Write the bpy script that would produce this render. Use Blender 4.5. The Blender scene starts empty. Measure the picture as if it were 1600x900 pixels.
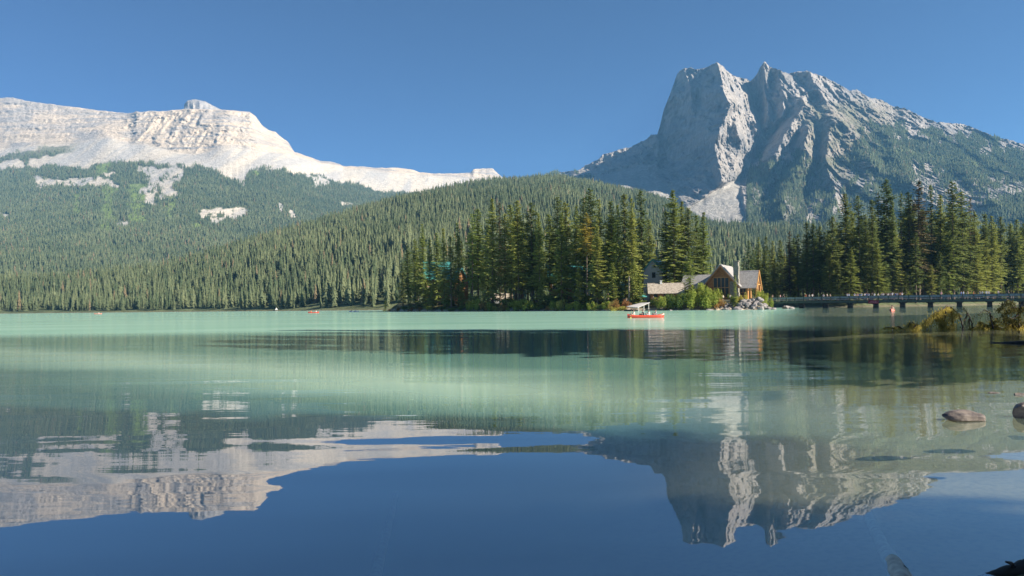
import bpy, math, random
import numpy as np
from mathutils import Vector, Matrix

S = bpy.context.scene
C = S.collection
rad = math.radians

# ---------------------------------------------------------------- camera, world, sun, exposure
F = 1067.0            # focal length in photo pixels (1600 wide)
HC = 1.7              # eye height above the water
ROLL = math.atan(0.0115)
CR, SR = math.cos(ROLL), math.sin(ROLL)
cam_d = bpy.data.cameras.new("camera")
cam = bpy.data.objects.new("camera", cam_d)
C.objects.link(cam)
cam.matrix_world = Matrix(((CR, SR, 0, 0), (0, 0, -1, 0), (-SR, CR, 0, HC), (0, 0, 0, 1)))
cam_d.sensor_width = 36.0
cam_d.lens = 36.0 * F / 1600.0
cam_d.shift_y = 28.5 / 1600.0
cam_d.clip_start = 0.1
cam_d.clip_end = 60000
S.camera = cam

SUN_EL = rad(33)
SUN_AZ = rad(113)     # clockwise from +Y (view direction); behind the camera to the right
sdir = Vector((math.sin(SUN_AZ) * math.cos(SUN_EL), math.cos(SUN_AZ) * math.cos(SUN_EL), math.sin(SUN_EL)))
W = bpy.data.worlds.new("World")
S.world = W
W.use_nodes = True
wn = W.node_tree.nodes
bg = wn["Background"]
sky = wn.new("ShaderNodeTexSky")
sky.sky_type = 'NISHITA'
sky.sun_disc = False
sky.sun_elevation = SUN_EL
sky.sun_rotation = SUN_AZ
sky.altitude = 3000
sky.air_density = 0.7
sky.dust_density = 0.0
sky.ozone_density = 6.3
W.node_tree.links.new(sky.outputs[0], bg.inputs[0])
bg.inputs[1].default_value = 0.058
sl = bpy.data.lights.new("sun", 'SUN')
sl.energy = 4.9
sl.angle = rad(0.53)
sl.color = (1.0, 0.90, 0.76)
so = bpy.data.objects.new("sun", sl)
so.rotation_euler = sdir.to_track_quat('Z', 'Y').to_euler()
so.location = (60, -60, 80)
C.objects.link(so)
S.view_settings.view_transform = 'Standard'
S.view_settings.look = 'None'
S.view_settings.exposure = 1.32
S.view_settings.gamma = 1.0
S.view_settings.use_curve_mapping = False
S.cycles.max_bounces = 8
S.cycles.diffuse_bounces = 2
S.cycles.glossy_bounces = 3
S.cycles.transparent_max_bounces = 6
S.cycles.volume_bounces = 0
S.cycles.use_denoising = True
S.cycles.sample_clamp_indirect = 4.0


def hor(px):
    return 478.5 - 0.0115 * (px - 800)


def P(px, py, Y):
    """photo pixel + distance -> world point (array friendly)"""
    a = (np.asarray(px, float) - 800) / F
    b = (478.5 - np.asarray(py, float)) / F
    return a * CR * Y + b * SR * Y, np.asarray(Y, float) + 0 * a, HC + (-a * SR + b * CR) * Y


def V(px, py, Y):
    x, y, z = P(px, py, Y)
    return Vector((float(x), float(y), float(z)))


def onwater(px, Y, z=0.0):
    """world point at distance Y, height z seen in column px"""
    # solve along the vertical: x = Y*(a*CR+b*SR), z = HC+Y*(-a*SR+b*CR)
    a = (px - 800) / F
    b = ((z - HC) / Y + a * SR) / CR
    return Vector((Y * (a * CR + b * SR), Y, z))


# ---------------------------------------------------------------- noise helpers (numpy)
def _h(ix, iy, iz, seed):
    n = (ix * 374761393 + iy * 668265263 + iz * 2147483647 + seed * 1274126177) & 0xFFFFFFFF
    n = ((n ^ (n >> 13)) * 1274126177) & 0xFFFFFFFF
    n = ((n ^ (n >> 15)) * 2246822519) & 0xFFFFFFFF
    return ((n ^ (n >> 16)) & 0xFFFFFF) / float(0xFFFFFF)


def vn(x, y, z, seed=0):
    x, y, z = np.broadcast_arrays(np.asarray(x, float), np.asarray(y, float), np.asarray(z, float))
    ix, iy, iz = np.floor(x).astype(np.int64), np.floor(y).astype(np.int64), np.floor(z).astype(np.int64)
    fx, fy, fz = x - ix, y - iy, z - iz
    ux, uy, uz = [f * f * f * (f * (f * 6 - 15) + 10) for f in (fx, fy, fz)]
    r = 0
    for dx in (0, 1):
        for dy in (0, 1):
            for dz in (0, 1):
                w = (ux if dx else 1 - ux) * (uy if dy else 1 - uy) * (uz if dz else 1 - uz)
                r = r + w * _h(ix + dx, iy + dy, iz + dz, seed)
    return r * 2 - 1


def fbm(x, y, z, oct=5, seed=0, gain=0.5):
    r, a, t = 0, 1.0, 0
    for o in range(oct):
        r = r + a * vn(x * 2 ** o + o * 17.3, y * 2 ** o + o * 5.1, z * 2 ** o, seed + o)
        t += a
        a *= gain
    return r / t


def ridged(x, y, z, oct=5, seed=0, gain=0.55):
    r, a, t = 0, 1.0, 0
    for o in range(oct):
        n = 1 - np.abs(vn(x * 2 ** o + o * 11.3, y * 2 ** o + o * 3.7, z * 2 ** o, seed + o)) * 2
        r = r + a * n
        t += a
        a *= gain
    return r / t


def sstep(a, b, x):
    t = np.clip((x - a) / (b - a), 0, 1)
    return t * t * (3 - 2 * t)


def curve(pts):
    xs = np.array([p[0] for p in pts], float)
    ys = np.array([p[1] for p in pts], float)
    return lambda x: np.interp(x, xs, ys)


# ---------------------------------------------------------------- mesh + material helpers
def npmesh(name, verts, faces, mats=(), smooth=False, cols=None, mi=None):
    me = bpy.data.meshes.new(name)
    verts = np.asarray(verts, np.float32)
    faces = np.asarray(faces, np.int32)
    n, k = faces.shape
    me.vertices.add(len(verts))
    me.vertices.foreach_set("co", verts.ravel())
    me.loops.add(n * k)
    me.loops.foreach_set("vertex_index", faces.ravel())
    me.polygons.add(n)
    me.polygons.foreach_set("loop_start", np.arange(0, n * k, k, dtype=np.int32))
    if smooth:
        me.polygons.foreach_set("use_smooth", np.ones(n, bool))
    for m in mats:
        me.materials.append(m)
    if mi is not None:
        me.polygons.foreach_set("material_index", np.asarray(mi, np.int32))
    me.update(calc_edges=True)
    if cols is not None:
        at = me.attributes.new("Col", 'FLOAT_COLOR', 'POINT')
        c = np.ones((len(verts), 4), np.float32)
        c[:, :3] = cols
        at.data.foreach_set("color", c.ravel())
    return me


def grid_faces(nu, nv):
    i = np.arange(nu - 1)[:, None] * nv + np.arange(nv - 1)[None, :]
    i = i.ravel()
    return np.stack([i, i + nv, i + nv + 1, i + 1], 1)


def link(name, me, parent=None, **props):
    o = bpy.data.objects.new(name, me)
    C.objects.link(o)
    if parent is not None:
        o.parent = parent
    for k, v in props.items():
        if v is not None:
            o[k] = v
    return o


def empty(name, loc, rz=0.0, label=None, cat=None, group=None):
    o = bpy.data.objects.new(name, None)
    C.objects.link(o)
    o.location = loc
    o.rotation_euler = (0, 0, rz)
    o.empty_display_size = 0.2
    tag(o, label, cat, group)
    return o


def tag(o, label, cat, group=None):
    if label:
        o["label"] = label
    if cat:
        o["category"] = cat
    if group:
        o["group"] = group
    return o


def new_mat(name):
    m = bpy.data.materials.new(name)
    m.use_nodes = True
    nt = m.node_tree
    b = nt.nodes["Principled BSDF"]
    b.inputs["Roughness"].default_value = 0.9
    b.inputs["Specular IOR Level"].default_value = 0.2
    return m, nt, b


def N(nt, t, **kw):
    n = nt.nodes.new(t)
    for k, v in kw.items():
        setattr(n, k, v)
    return n


def L(nt, a, b):
    nt.links.new(a, b)


def noise_node(nt, scale, detail=4, rough=0.55, coord=None, dist=0.0):
    n = N(nt, "ShaderNodeTexNoise")
    n.inputs["Scale"].default_value = scale
    n.inputs["Detail"].default_value = detail
    n.inputs["Roughness"].default_value = rough
    n.inputs["Distortion"].default_value = dist
    if coord is not None:
        L(nt, coord, n.inputs["Vector"])
    return n


def mixc(nt, fac, a, b, mode='MIX'):
    m = N(nt, "ShaderNodeMix", data_type='RGBA', blend_type=mode)
    for s, v in ((m.inputs[0], fac), (m.inputs[6], a), (m.inputs[7], b)):
        if hasattr(v, "is_output"):
            L(nt, v, s)
        elif isinstance(v, tuple):
            s.default_value = (*v, 1)
        else:
            s.default_value = v
    return m.outputs[2]


def mr(nt, x, a, b, c, d, smooth=False):
    m = N(nt, "ShaderNodeMapRange")
    if smooth:
        m.interpolation_type = 'SMOOTHSTEP'
    L(nt, x, m.inputs[0])
    for i, v in enumerate((a, b, c, d)):
        m.inputs[i + 1].default_value = v
    return m.outputs[0]


def math_n(nt, op, a, b=None, clamp=False):
    m = N(nt, "ShaderNodeMath", operation=op, use_clamp=clamp)
    for i, v in enumerate((a, b)):
        if v is None:
            continue
        if hasattr(v, "is_output"):
            L(nt, v, m.inputs[i])
        else:
            m.inputs[i].default_value = v
    return m.outputs[0]


def obj_coord(nt, sc=(1, 1, 1)):
    t = N(nt, "ShaderNodeTexCoord")
    mp = N(nt, "ShaderNodeMapping")
    mp.inputs["Scale"].default_value = sc
    L(nt, t.outputs["Object"], mp.inputs["Vector"])
    return mp.outputs[0]


def simple_mat(name, col, rough=0.8, var=0.25, scale=3.0, bump=0.0, stretch=(1, 1, 1), metal=0.0, spec=0.3, col2=None):
    """procedural colour variation (two tones by noise) + optional bump"""
    m, nt, b = new_mat(name)
    co = obj_coord(nt, stretch)
    n = noise_node(nt, scale, 6, 0.6, co)
    c2 = col2 or tuple(c * (1 - var) for c in col)
    f = mr(nt, n.outputs[0], 0.35, 0.65, 0, 1)
    L(nt, mixc(nt, f, col, c2), b.inputs["Base Color"])
    b.inputs["Roughness"].default_value = rough
    b.inputs["Metallic"].default_value = metal
    b.inputs["Specular IOR Level"].default_value = spec
    if bump:
        bp = N(nt, "ShaderNodeBump")
        bp.inputs["Strength"].default_value = 0.8
        bp.inputs["Distance"].default_value = bump
        L(nt, n.outputs[0], bp.inputs["Height"])
        L(nt, bp.outputs[0], b.inputs["Normal"])
    return m


def terrain_mat(name, bump_dist, bump_scale, stretch=(1, 1, 1), colvar=0.35, strata=0.0):
    m, nt, b = new_mat(name)
    at = N(nt, "ShaderNodeAttribute", attribute_name="Col")
    co = obj_coord(nt, stretch)
    n = noise_node(nt, bump_scale, 8, 0.65, co)
    n2 = noise_node(nt, bump_scale * 7, 5, 0.6, co)
    f = mr(nt, n.outputs[0], 0.3, 0.7, 1 - colvar, 1 + colvar * 0.6)
    f2 = mr(nt, n2.outputs[0], 0.3, 0.7, 1 - colvar * 0.6, 1 + colvar * 0.4)
    ff = math_n(nt, 'MULTIPLY', f, f2)
    comb = N(nt, "ShaderNodeCombineXYZ")
    for i in range(3):
        L(nt, ff, comb.inputs[i])
    L(nt, mixc(nt, 1.0, at.outputs["Color"], comb.outputs[0], 'MULTIPLY'), b.inputs["Base Color"])
    bp = N(nt, "ShaderNodeBump")
    bp.inputs["Strength"].default_value = 1.0
    bp.inputs["Distance"].default_value = bump_dist
    add = math_n(nt, 'ADD', n.outputs[0], math_n(nt, 'MULTIPLY', n2.outputs[0], 0.4))
    L(nt, add, bp.inputs["Height"])
    L(nt, bp.outputs[0], b.inputs["Normal"])
    b.inputs["Roughness"].default_value = 0.95
    b.inputs["Specular IOR Level"].default_value = 0.1
    return m


def lerp(a, b, t):
    t = np.asarray(t)[..., None]
    return np.asarray(a) * (1 - t) + np.asarray(b) * t


# ================================================================= LARGE TERRAIN
m_rockA = terrain_mat("pale limestone", 12.0, 0.03, (1, 1, 2.2), 0.22)
m_rockB = terrain_mat("grey limestone", 20.0, 0.03, (1.6, 1.6, 0.7), 0.3)
m_hill = terrain_mat("forest floor", 2.0, 0.05, (1, 1, 1), 0.3)

# ---- left massif ------------------------------------------------
A_sky = curve([(-420, 185), (-250, 172), (-100, 158), (0, 153), (20, 152), (40, 157), (60, 160), (100, 165), (150, 172), (200, 177),
               (207, 176), (213, 173), (220, 175), (235, 173), (250, 174), (288, 170), (320, 171), (347, 171), (370, 173),
               (390, 175), (400, 182), (410, 196), (420, 203), (430, 206), (440, 215), (450, 222), (460, 237), (480, 244),
               (500, 251), (515, 252), (537, 259), (560, 260), (590, 262), (620, 262), (640, 264), (655, 269), (680, 271),
               (700, 271), (735, 270), (740, 264), (770, 263), (775, 268), (785, 277), (800, 281), (860, 300), (950, 330)])
A_base = curve([(-420, 262), (-100, 250), (0, 232), (60, 226), (110, 224), (150, 216), (175, 207), (195, 228), (230, 222), (262, 236), (300, 242),
                (335, 238), (345, 216), (372, 232), (400, 235), (440, 238), (470, 244), (500, 254), (600, 268), (785, 282), (950, 335)])
A_tree = curve([(-420, 290), (-100, 275), (0, 264), (50, 263), (100, 258), (135, 263), (150, 254), (190, 252), (220, 256), (250, 258),
                (280, 258), (300, 260), (340, 266), (362, 281), (382, 285), (390, 263), (410, 262), (450, 270), (500, 277), (540, 286),
                (580, 296), (620, 301), (660, 305), (785, 312), (950, 345)])
A_skyY = curve([(-420, 5200), (0, 4900), (200, 4700), (300, 4450), (400, 4500), (470, 4800), (785, 5600), (950, 5700)])
def gsm(f, x, w):
    k = np.linspace(-2, 2, 17)
    g = np.exp(-k * k)
    return sum(gi * f(x + ki * w) for gi, ki in zip(g, k)) / g.sum()


pxs = np.arange(-420, 900, 1.35)
sk = A_sky(pxs) + 0.8 * fbm(pxs / 9, 0, 0, 4, 5) * np.where((pxs > 395) & (pxs < 790), 1.0, 1.0)
bs = np.maximum(gsm(A_base, pxs, 22), sk + 3)
skY = gsm(A_skyY, pxs, 40)
crag = sstep(180, 215, pxs) * (1 - sstep(385, 430, pxs))
bY = skY - 160 - 260 * (1 - sstep(440, 520, pxs))
tr = np.maximum(gsm(A_tree, pxs, 40), bs + 4)
tY = bY - (430 + 0 * pxs)
mY = np.interp(pxs, [-420, 0, 300, 700, 900], [1700, 1800, 2000, 3300, 3600])
mp = np.interp(pxs, [-420, 0, 200, 400, 600, 900], [415, 410, 400, 385, 350, 345])
lp = np.full_like(pxs, 480.0)
lY = np.interp(pxs, [-420, 0, 300, 700, 900], [900, 950, 1150, 2300, 2600])
rows = [(sk, skY + 900, 'b'), (sk, skY, 64), (bs, bY, 34), (tr, tY, 100), (mp, mY, 40), (lp, lY, 0)]
PX, PY, YY, KK = [], [], [], []
for i in range(1, len(rows) - 1):
    a, b_, n = rows[i], rows[i + 1], rows[i][2]
    last = i == len(rows) - 2
    for k in range(n + (1 if last else 0)):
        t = k / n
        PX.append(pxs)
        PY.append(a[0] * (1 - t) + b_[0] * t)
        YY.append(a[1] * (1 - t) + b_[1] * t)
        KK.append(np.full_like(pxs, i - 1 + t))
PX, PY, YY, KK = [np.array(q).T for q in (PX, PY, YY, KK)]
X0, _, Z0 = P(PX, PY, YY)
cliff = 1 - sstep(0.75, 1.15, KK)
cr2 = crag[:, None]
# flutes and ledges of the rock wall, gullies below
flute = ridged((X0 + 30 * fbm(X0 / 60, Z0 / 50, 0, 3, 2)) / 120, Z0 / 260, YY / 900, 5, 3, 0.62)
ledge = np.abs(((Z0 + 0.04 * X0 + 25 * fbm(X0 / 300, Z0 / 200, 0, 3, 9)) / 70) % 1 - 0.5) * 2
YY2 = YY - cliff * (cr2 * 66 * flute + (1 - cr2) * 16 * flute + (5 + 13 * (1 - cr2)) * ledge * (0.6 + 0.8 * fbm(X0 / 200, Z0 / 60, 0, 3, 19)) + 8 * fbm(X0 / 18, Z0 / 12, 0, 3, 6)) * sstep(0, .06, KK + .03)
# buttress of the crag: pulls the wall forward around px 215-245 and 300-400
wpx = PX + 11 * fbm(PX / 22, PY / 14, 0, 4, 17)
for (cx, wd, am) in ((186, 34, 30), (214, 24, 50), (236, 20, 30), (300, 60, 20), (352, 34, 26), (394, 34, 40), (430, 30, 30)):
    YY2 -= am * sstep(0, 1, 1 - np.abs(wpx - cx - 10 * KK) / wd) * (1 - sstep(0.3, 1.9, KK))
talus = sstep(0.85, 1.1, KK) * (1 - sstep(1.9, 2.2, KK))
YY2 -= talus * 26 * ridged(X0 / 240, Z0 / 500, 0, 4, 12)
fore = sstep(1.9, 2.3, KK)
YY2 -= fore * (75 * fbm(X0 / 420, Z0 / 420, 0, 4, 22) + 30 * ridged(X0 / 190, Z0 / 600, 0, 3, 25))
X, Y_, Z = P(PX, PY, YY2)
# colours
n1 = fbm(X / 160, Z / 60, YY / 400, 5, 31)
n2 = fbm(X / 40, Z / 25, 0, 4, 33)
strat = fbm(X / 900, (Z + 0.03 * X) / 16, 0, 3, 35)
rock = lerp((0.62, 0.52, 0.405), (0.42, 0.385, 0.35), sstep(-0.25, 0.35, n1 + 0.5 * strat))
rock = lerp(rock, (0.30, 0.30, 0.31), sstep(0.25, 0.7, strat + 0.4 * n2) * 0.85 * (1 - 0.6 * sstep(1, 1.6, KK)))
rock = lerp(rock, (0.62, 0.48, 0.33), sstep(0.25, 0.6, n2) * 0.25)
tal = lerp((0.60, 0.54, 0.45), (0.47, 0.45, 0.42), sstep(-0.2, 0.4, fbm(X / 60, Z / 260, 0, 4, 41)))
rock = lerp(rock, tal, sstep(0.9, 1.15, KK))
dt = PY - A_tree(PX)                                   # >0 below the treeline
nn = fbm(PX / 14, PY / 9, 0, 4, 51)
veg = sstep(-3, 3, dt + 7 * nn)
# thin shrub band left of the crag above the treeline
veg = np.maximum(veg, 0.75 * sstep(0.0, 0.25, 1 - np.abs((PY - (250 - 0.17 * PX)) / 14) + 0.8 * nn - 0.35) * (1 - sstep(95, 130, PX)))


def blob(PX, PY, x0, y0, x1, y1, soft, nz):
    k = min(9.0, 0.55 * (y1 - y0) + 1.5)
    PX = PX + 1.6 * k * fbm(PX / 15, PY / 11, 3, 4, 201)
    PY = PY + k * fbm(PX / 17, PY / 10, 9, 4, 202)
    d = np.minimum(np.minimum(PX - x0, x1 - PX), np.minimum(PY - y0, y1 - PY) * 1.2)
    return sstep(-0.5, 0.5, (d + nz * soft) / max(soft, 1e-6))


nb = fbm(PX / 7, PY / 5, 0, 4, 61)
bare = np.zeros_like(PX)
for q in ((52, 278, 184, 291, 4), (150, 274, 182, 290, 4), (222, 261, 283, 276, 4), (228, 268, 250, 316, 8), (255, 272, 275, 312, 7), (3, 334, 17, 341, 3),
          (312, 327, 386, 336, 3), (324, 338, 350, 348, 3), (346, 332, 368, 342, 3), (188, 346, 201, 353, 3), (488, 273, 512, 288, 4),
          (432, 318, 440, 330, 2), (452, 326, 462, 336, 2), (534, 316, 548, 322, 2), (600, 282, 660, 299, 9), (30, 318, 36, 322, 2)):
    bare = np.maximum(bare, blob(PX, PY, *q[:4], q[4], nb * 1.6))
mead = np.zeros_like(PX)
for q in ((155, 286, 180, 362, 5), (205, 290, 228, 350, 6), (118, 300, 128, 340, 4), (262, 300, 272, 345, 4), (150, 255, 172, 276, 6), (392, 262, 402, 274, 4), (300, 345, 316, 358, 4)):
    mead = np.maximum(mead, blob(PX, PY, *q[:4], q[4], nb * 1.5) * 0.9)
veg = np.clip(veg * (1 - bare * sstep(-0.5, 0.1, fbm(PX / 4, PY / 3, 2, 4, 64) + 0.25)), 0, 1)
green = lerp((0.08, 0.105, 0.055), (0.12, 0.14, 0.07), sstep(-.3, .3, nn))
colA = lerp(rock, green, veg)
colA = lerp(colA, (0.20, 0.27, 0.08), mead * veg)
A_treemask = veg * (1 - 0.92 * mead) * sstep(1.2, 1.6, KK)
nu, nv = PX.shape
# back slope
back = [(X[:, 0] * (Y_[:, 0] + d) / Y_[:, 0], Y_[:, 0] + d, Z[:, 0] - dz) for d, dz in ((1500, 1200), (350, 160))]
Xf = np.concatenate([np.stack([b_[0] for b_ in back], 1), X], 1)
Yf = np.concatenate([np.stack([b_[1] for b_ in back], 1), Y_], 1)
Zf = np.concatenate([np.stack([b_[2] for b_ in back], 1), Z], 1)
cf = np.concatenate([colA[:, :1], colA[:, :1], colA], 1)
me = npmesh("mountain", np.stack([Xf, Yf, Zf], -1).reshape(-1, 3), grid_faces(nu, nv + 2), [m_rockA], False, cf.reshape(-1, 3))
link("mountain", me, kind="structure")
A_pts = (X, Y_, Z, A_treemask, PX, PY)

# little dark knob behind the crag
pk = np.arange(282, 352, 1.0)
ktop = curve([(282, 176), (287, 173), (288, 163), (293, 157), (305, 155), (320, 158), (335, 166), (347, 172), (352, 178)])(pk) + 0.3 * fbm(pk / 4, 0, 0, 3, 3)
KX, KY, KD = [], [], []
for k in range(14):
    t = k / 13
    KX.append(pk); KY.append(ktop * (1 - t) + 190 * t)
    KD.append(4900 - 260 * t ** 0.7 - 30 * ridged(pk / 9, t * 2, 0, 3, 8) + 3.2 * np.abs(pk - 312))
KX, KY, KD = [np.array(q).T for q in (KX, KY, KD)]
bx = np.array([P(KX[:, 0], KY[:, 0], KD[:, 0] + 260)[i] for i in range(3)])
bx[2] -= 240
kx = np.array(P(KX, KY, KD))
kv = np.concatenate([bx[:, :, None], kx], 2)
kc = lerp((0.34, 0.33, 0.33), (0.46, 0.43, 0.39), sstep(-.3, .3, fbm(kv[0] / 30, kv[2] / 30, 0, 3, 4)))
me = npmesh("summit_knob", np.moveaxis(kv, 0, -1).reshape(-1, 3), grid_faces(kv.shape[1], kv.shape[2]), [m_rockA], True, kc.reshape(-1, 3))
link("mountain", me, kind="structure")

# ---- right massif ----------------------------------------------
B_sky = curve([(840, 285), (860, 271), (879, 269), (904, 267), (914, 259), (936, 249), (942, 242), (968, 234), (983, 231), (1009, 219),
               (1018, 211), (1027, 210), (1031, 197), (1037, 172), (1047, 148), (1052, 134), (1058, 115), (1066, 108), (1078, 106),
               (1088, 109), (1101, 107), (1112, 101), (1120, 98), (1129, 104), (1139, 113), (1150, 121), (1160, 122), (1167, 124), (1172, 127),
               (1183, 116), (1189, 104), (1193, 98), (1196, 97), (1202, 104), (1218, 110), (1232, 115), (1247, 112), (1260, 111), (1276, 116),
               (1295, 124), (1311, 132), (1327, 142), (1339, 140), (1358, 153), (1377, 156), (1396, 167), (1415, 170), (1441, 184),
               (1463, 191), (1501, 194), (1517, 199), (1532, 205), (1558, 215), (1580, 219), (1600, 226), (1750, 262), (1950, 320), (2150, 360)])
anch = np.array([
    # left spur, in its own shade
    (840, 285, 4700), (879, 269, 4600), (914, 259, 4450), (942, 242, 4350), (983, 231, 4200), (1018, 211, 3980), (905, 285, 3900), (960, 270, 3850),
    (990, 250, 3850), (1000, 280, 3480), (930, 296, 3200), (980, 296, 3150), (1015, 312, 2850), (1045, 320, 2800), (850, 310, 3500), (850, 350, 3000), (950, 340, 2700),
    # tower
    (1031, 197, 3900), (1047, 148, 3830), (1066, 108, 3760), (1080, 106, 3640), (1101, 107, 3620), (1120, 98, 3440), (1040, 250, 3700), (1070, 200, 3520), (1095, 160, 3480),
    (1085, 250, 3330), (1050, 290, 3150), (1125, 150, 3260), (1110, 210, 3130), (1118, 260, 2960), (1128, 285, 2900),
    (1150, 160, 3270), (1150, 200, 3230), (1165, 215, 3280), (1150, 240, 3170), (1190, 208, 3420), (1172, 130, 3900), (1178, 165, 3720),
    # couloir and scree fan
    (1175, 240, 3290), (1150, 283, 2980), (1082, 322, 2700), (1110, 335, 2520), (1150, 352, 2320), (1130, 310, 2700), (1162, 320, 2620),
    # second peak and long right flank
    (1196, 97, 3650), (1189, 130, 3680), (1210, 150, 3480), (1230, 180, 3330), (1205, 200, 3420), (1232, 115, 3620), (1262, 111, 3600), (1262, 150, 3420),
    (1225, 230, 3120), (1195, 270, 2960), (1180, 345, 2350), (1240, 345, 2250), (1300, 220, 2950), (1300, 290, 2600), (1300, 345, 2200),
    (1340, 141, 3550), (1400, 168, 3500), (1400, 230, 2950), (1400, 300, 2450), (1450, 260, 2800), (1500, 195, 3450), (1500, 260, 2800), (1500, 320, 2350),
    (1600, 226, 3300), (1600, 280, 2700), (1600, 340, 2150), (1750, 262, 3100), (1750, 350, 2100), (2150, 360, 2400), (2150, 400, 1800),
    (840, 400, 2300), (1000, 400, 2100), (1200, 400, 1950), (1400, 400, 1850), (1600, 400, 1750)], float)
sc_ = 100.0
ax, ay = anch[:, 0] / sc_, anch[:, 1] / sc_


def tps(r):
    return r  # linear kernel: crisp enough, never overshoots badly


D = np.hypot(ax[:, None] - ax[None], ay[:, None] - ay[None])
Mx = np.zeros((len(ax) + 3, len(ax) + 3))
Mx[:-3, :-3] = tps(D)
Mx[:-3, -3] = Mx[-3, :-3] = 1
Mx[:-3, -2] = Mx[-2, :-3] = ax
Mx[:-3, -1] = Mx[-1, :-3] = ay
wts = np.linalg.solve(Mx, np.concatenate([anch[:, 2], [0, 0, 0]]))


def depthB(px, py):
    x, y = px / sc_, py / sc_
    r = wts[-3] + wts[-2] * x + wts[-1] * y
    for i in range(len(ax)):
        r = r + wts[i] * np.sqrt((x - ax[i]) ** 2 + (y - ay[i]) ** 2 + 2e-4)
    return r


def tent(px, py, pts, w, amp, fade=0.0):
    """raised rib (or gully when amp<0) along a polyline; pts = (x,y[,scale])"""
    best = np.full(px.shape, 1e9)
    for a, b_ in zip(pts[:-1], pts[1:]):
        dx, dy = b_[0] - a[0], b_[1] - a[1]
        t = np.clip(((px - a[0]) * dx + (py - a[1]) * dy) / (dx * dx + dy * dy), 0, 1)
        best = np.minimum(best, np.hypot(px - a[0] - t * dx, py - a[1] - t * dy))
    return amp * np.clip(1 - best / w, 0, 1)


pxs = np.concatenate([np.arange(840, 1620, 0.85), np.arange(1620, 2150, 3.0)])
nvB = 330
sk = B_sky(pxs) + 1.6 * fbm(pxs / 8, 0, 0, 5, 71, .65) - 1.2 * np.abs(vn(pxs / 3.0, 0, 0, 72))
bot = np.interp(pxs, [840, 1100, 2150], [360, 400, 470])
tt = np.linspace(0, 1, nvB) ** 0.9
PX = np.repeat(pxs[:, None], nvB, 1)
PY = sk[:, None] * (1 - tt) + bot[:, None] * tt
wob = 3.5 * fbm(PX / 25, PY / 25, 0, 4, 77)
qx, qy = PX + wob, PY + 3.5 * fbm(PX / 25, PY / 25, 5, 4, 78)
YY = depthB(qx, qy)
ribs = [
    ([(1120, 92), (1130, 140), (1143, 165), (1124, 200), (1116, 235), (1130, 283)], 13, 110),
    ([(1066, 104), (1076, 135), (1080, 170)], 9, 60),
    ([(1150, 120), (1165, 160), (1185, 205)], 12, 70),
    ([(1150, 195), (1158, 225), (1145, 262), (1132, 280)], 13, 80),
    ([(1196, 92), (1192, 130), (1200, 165), (1196, 195)], 12, 110),
    ([(1215, 112), (1225, 150), (1222, 180)], 8, 60),
    ([(1255, 165), (1235, 195), (1215, 232), (1200, 262)], 16, 150),
    ([(1262, 200), (1258, 240), (1232, 290), (1222, 330)], 17, 130),
    ([(1262, 111), (1300, 175), (1345, 215), (1362, 262)], 16, 80),
    ([(1300, 190), (1290, 250), (1305, 300), (1300, 345)], 17, 100),
    ([(1345, 146), (1380, 190), (1400, 235)], 14, 70),
    ([(1410, 172), (1450, 215), (1520, 255)], 14, 70),
    ([(1463, 192), (1500, 220), (1545, 245)], 12, 60),
    ([(1400, 250), (1430, 290), (1470, 330)], 18, 90),
    ([(1500, 265), (1545, 305), (1560, 340)], 18, 80),
    ([(1150, 121), (1160, 150)], 8, 40),
    # gullies
    ([(1172, 120), (1180, 165), (1194, 210), (1180, 245), (1158, 280)], 13, -110),
    ([(1275, 152), (1238, 178), (1205, 212), (1180, 250)], 11, -110),
    ([(1245, 215), (1240, 250), (1205, 300), (1180, 330)], 12, -90),
    ([(1283, 215), (1275, 270), (1255, 320), (1235, 350)], 12, -90),
    ([(1330, 300), (1320, 350)], 14, -60),
    ([(1090, 110), (1096, 150), (1088, 190)], 10, -25),
]
rel = 0
for pts, w, am in ribs:
    w2 = w * (1 + 0.25 * vn(PX / 20, PY / 20, 0, int(w * 7 + am)))
    rel = rel + tent(qx, qy, pts, w2, am)
YY = YY - rel
X0, _, Z0 = P(PX, PY, YY)
talusB = np.clip(1 - np.maximum.reduce([-(qx - 1078 - (325 - qy) * 1.55), (qx - 1152 - np.clip(qy - 283, 0, 200) * 0.22) * 1.6, (283 - qy) * 1.0]) / 5, 0, 1)
talusB = np.maximum(talusB, blob(PX, PY, 930, 284, 1000, 299, 3, nb[0, 0]) * 1)
talusB = np.maximum(talusB, sstep(-4, 4, PY - np.interp(PX, [840, 905, 960, 1000, 1045, 1075], [300, 284, 266, 256, 290, 330])) * (PX < 1075))
rough = 1 - 0.92 * np.clip(talusB, 0, 1)
tow = sstep(1020, 1040, PX) * (1 - sstep(1105, 1125, PX)) * (1 - sstep(230, 260, PY))   # smoother left wall
rough = rough * (1 - 0.1 * tow)
YY = YY - rough * (70 * ridged(X0 / 150, Z0 / 330, YY / 1200, 3, 81) + 34 * ridged((X0 + 0.25 * Z0) / 46, Z0 / 100, YY / 700, 4, 84, 0.6)
                   + 30 * ridged((X0 - 0.3 * Z0) / 24, Z0 / 30, YY / 300, 4, 88, .62))
X, Y_, Z = P(PX, PY, YY)
n1 = fbm(X / 120, Z / 90, YY / 400, 5, 91)
n2 = fbm(X / 30, Z / 40, 0, 4, 93)
rock = lerp((0.48, 0.44, 0.40), (0.33, 0.32, 0.315), sstep(-0.3, 0.35, n1))
rock = lerp(rock, (0.40, 0.35, 0.28), sstep(0.0, 0.5, n2 + 0.3 * n1) * 0.4)
rock = rock * (1 - 0.30 * sstep(0.1, 0.5, fbm(X / 9, Z / 60, Y_ / 300, 4, 94)))[..., None]
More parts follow.
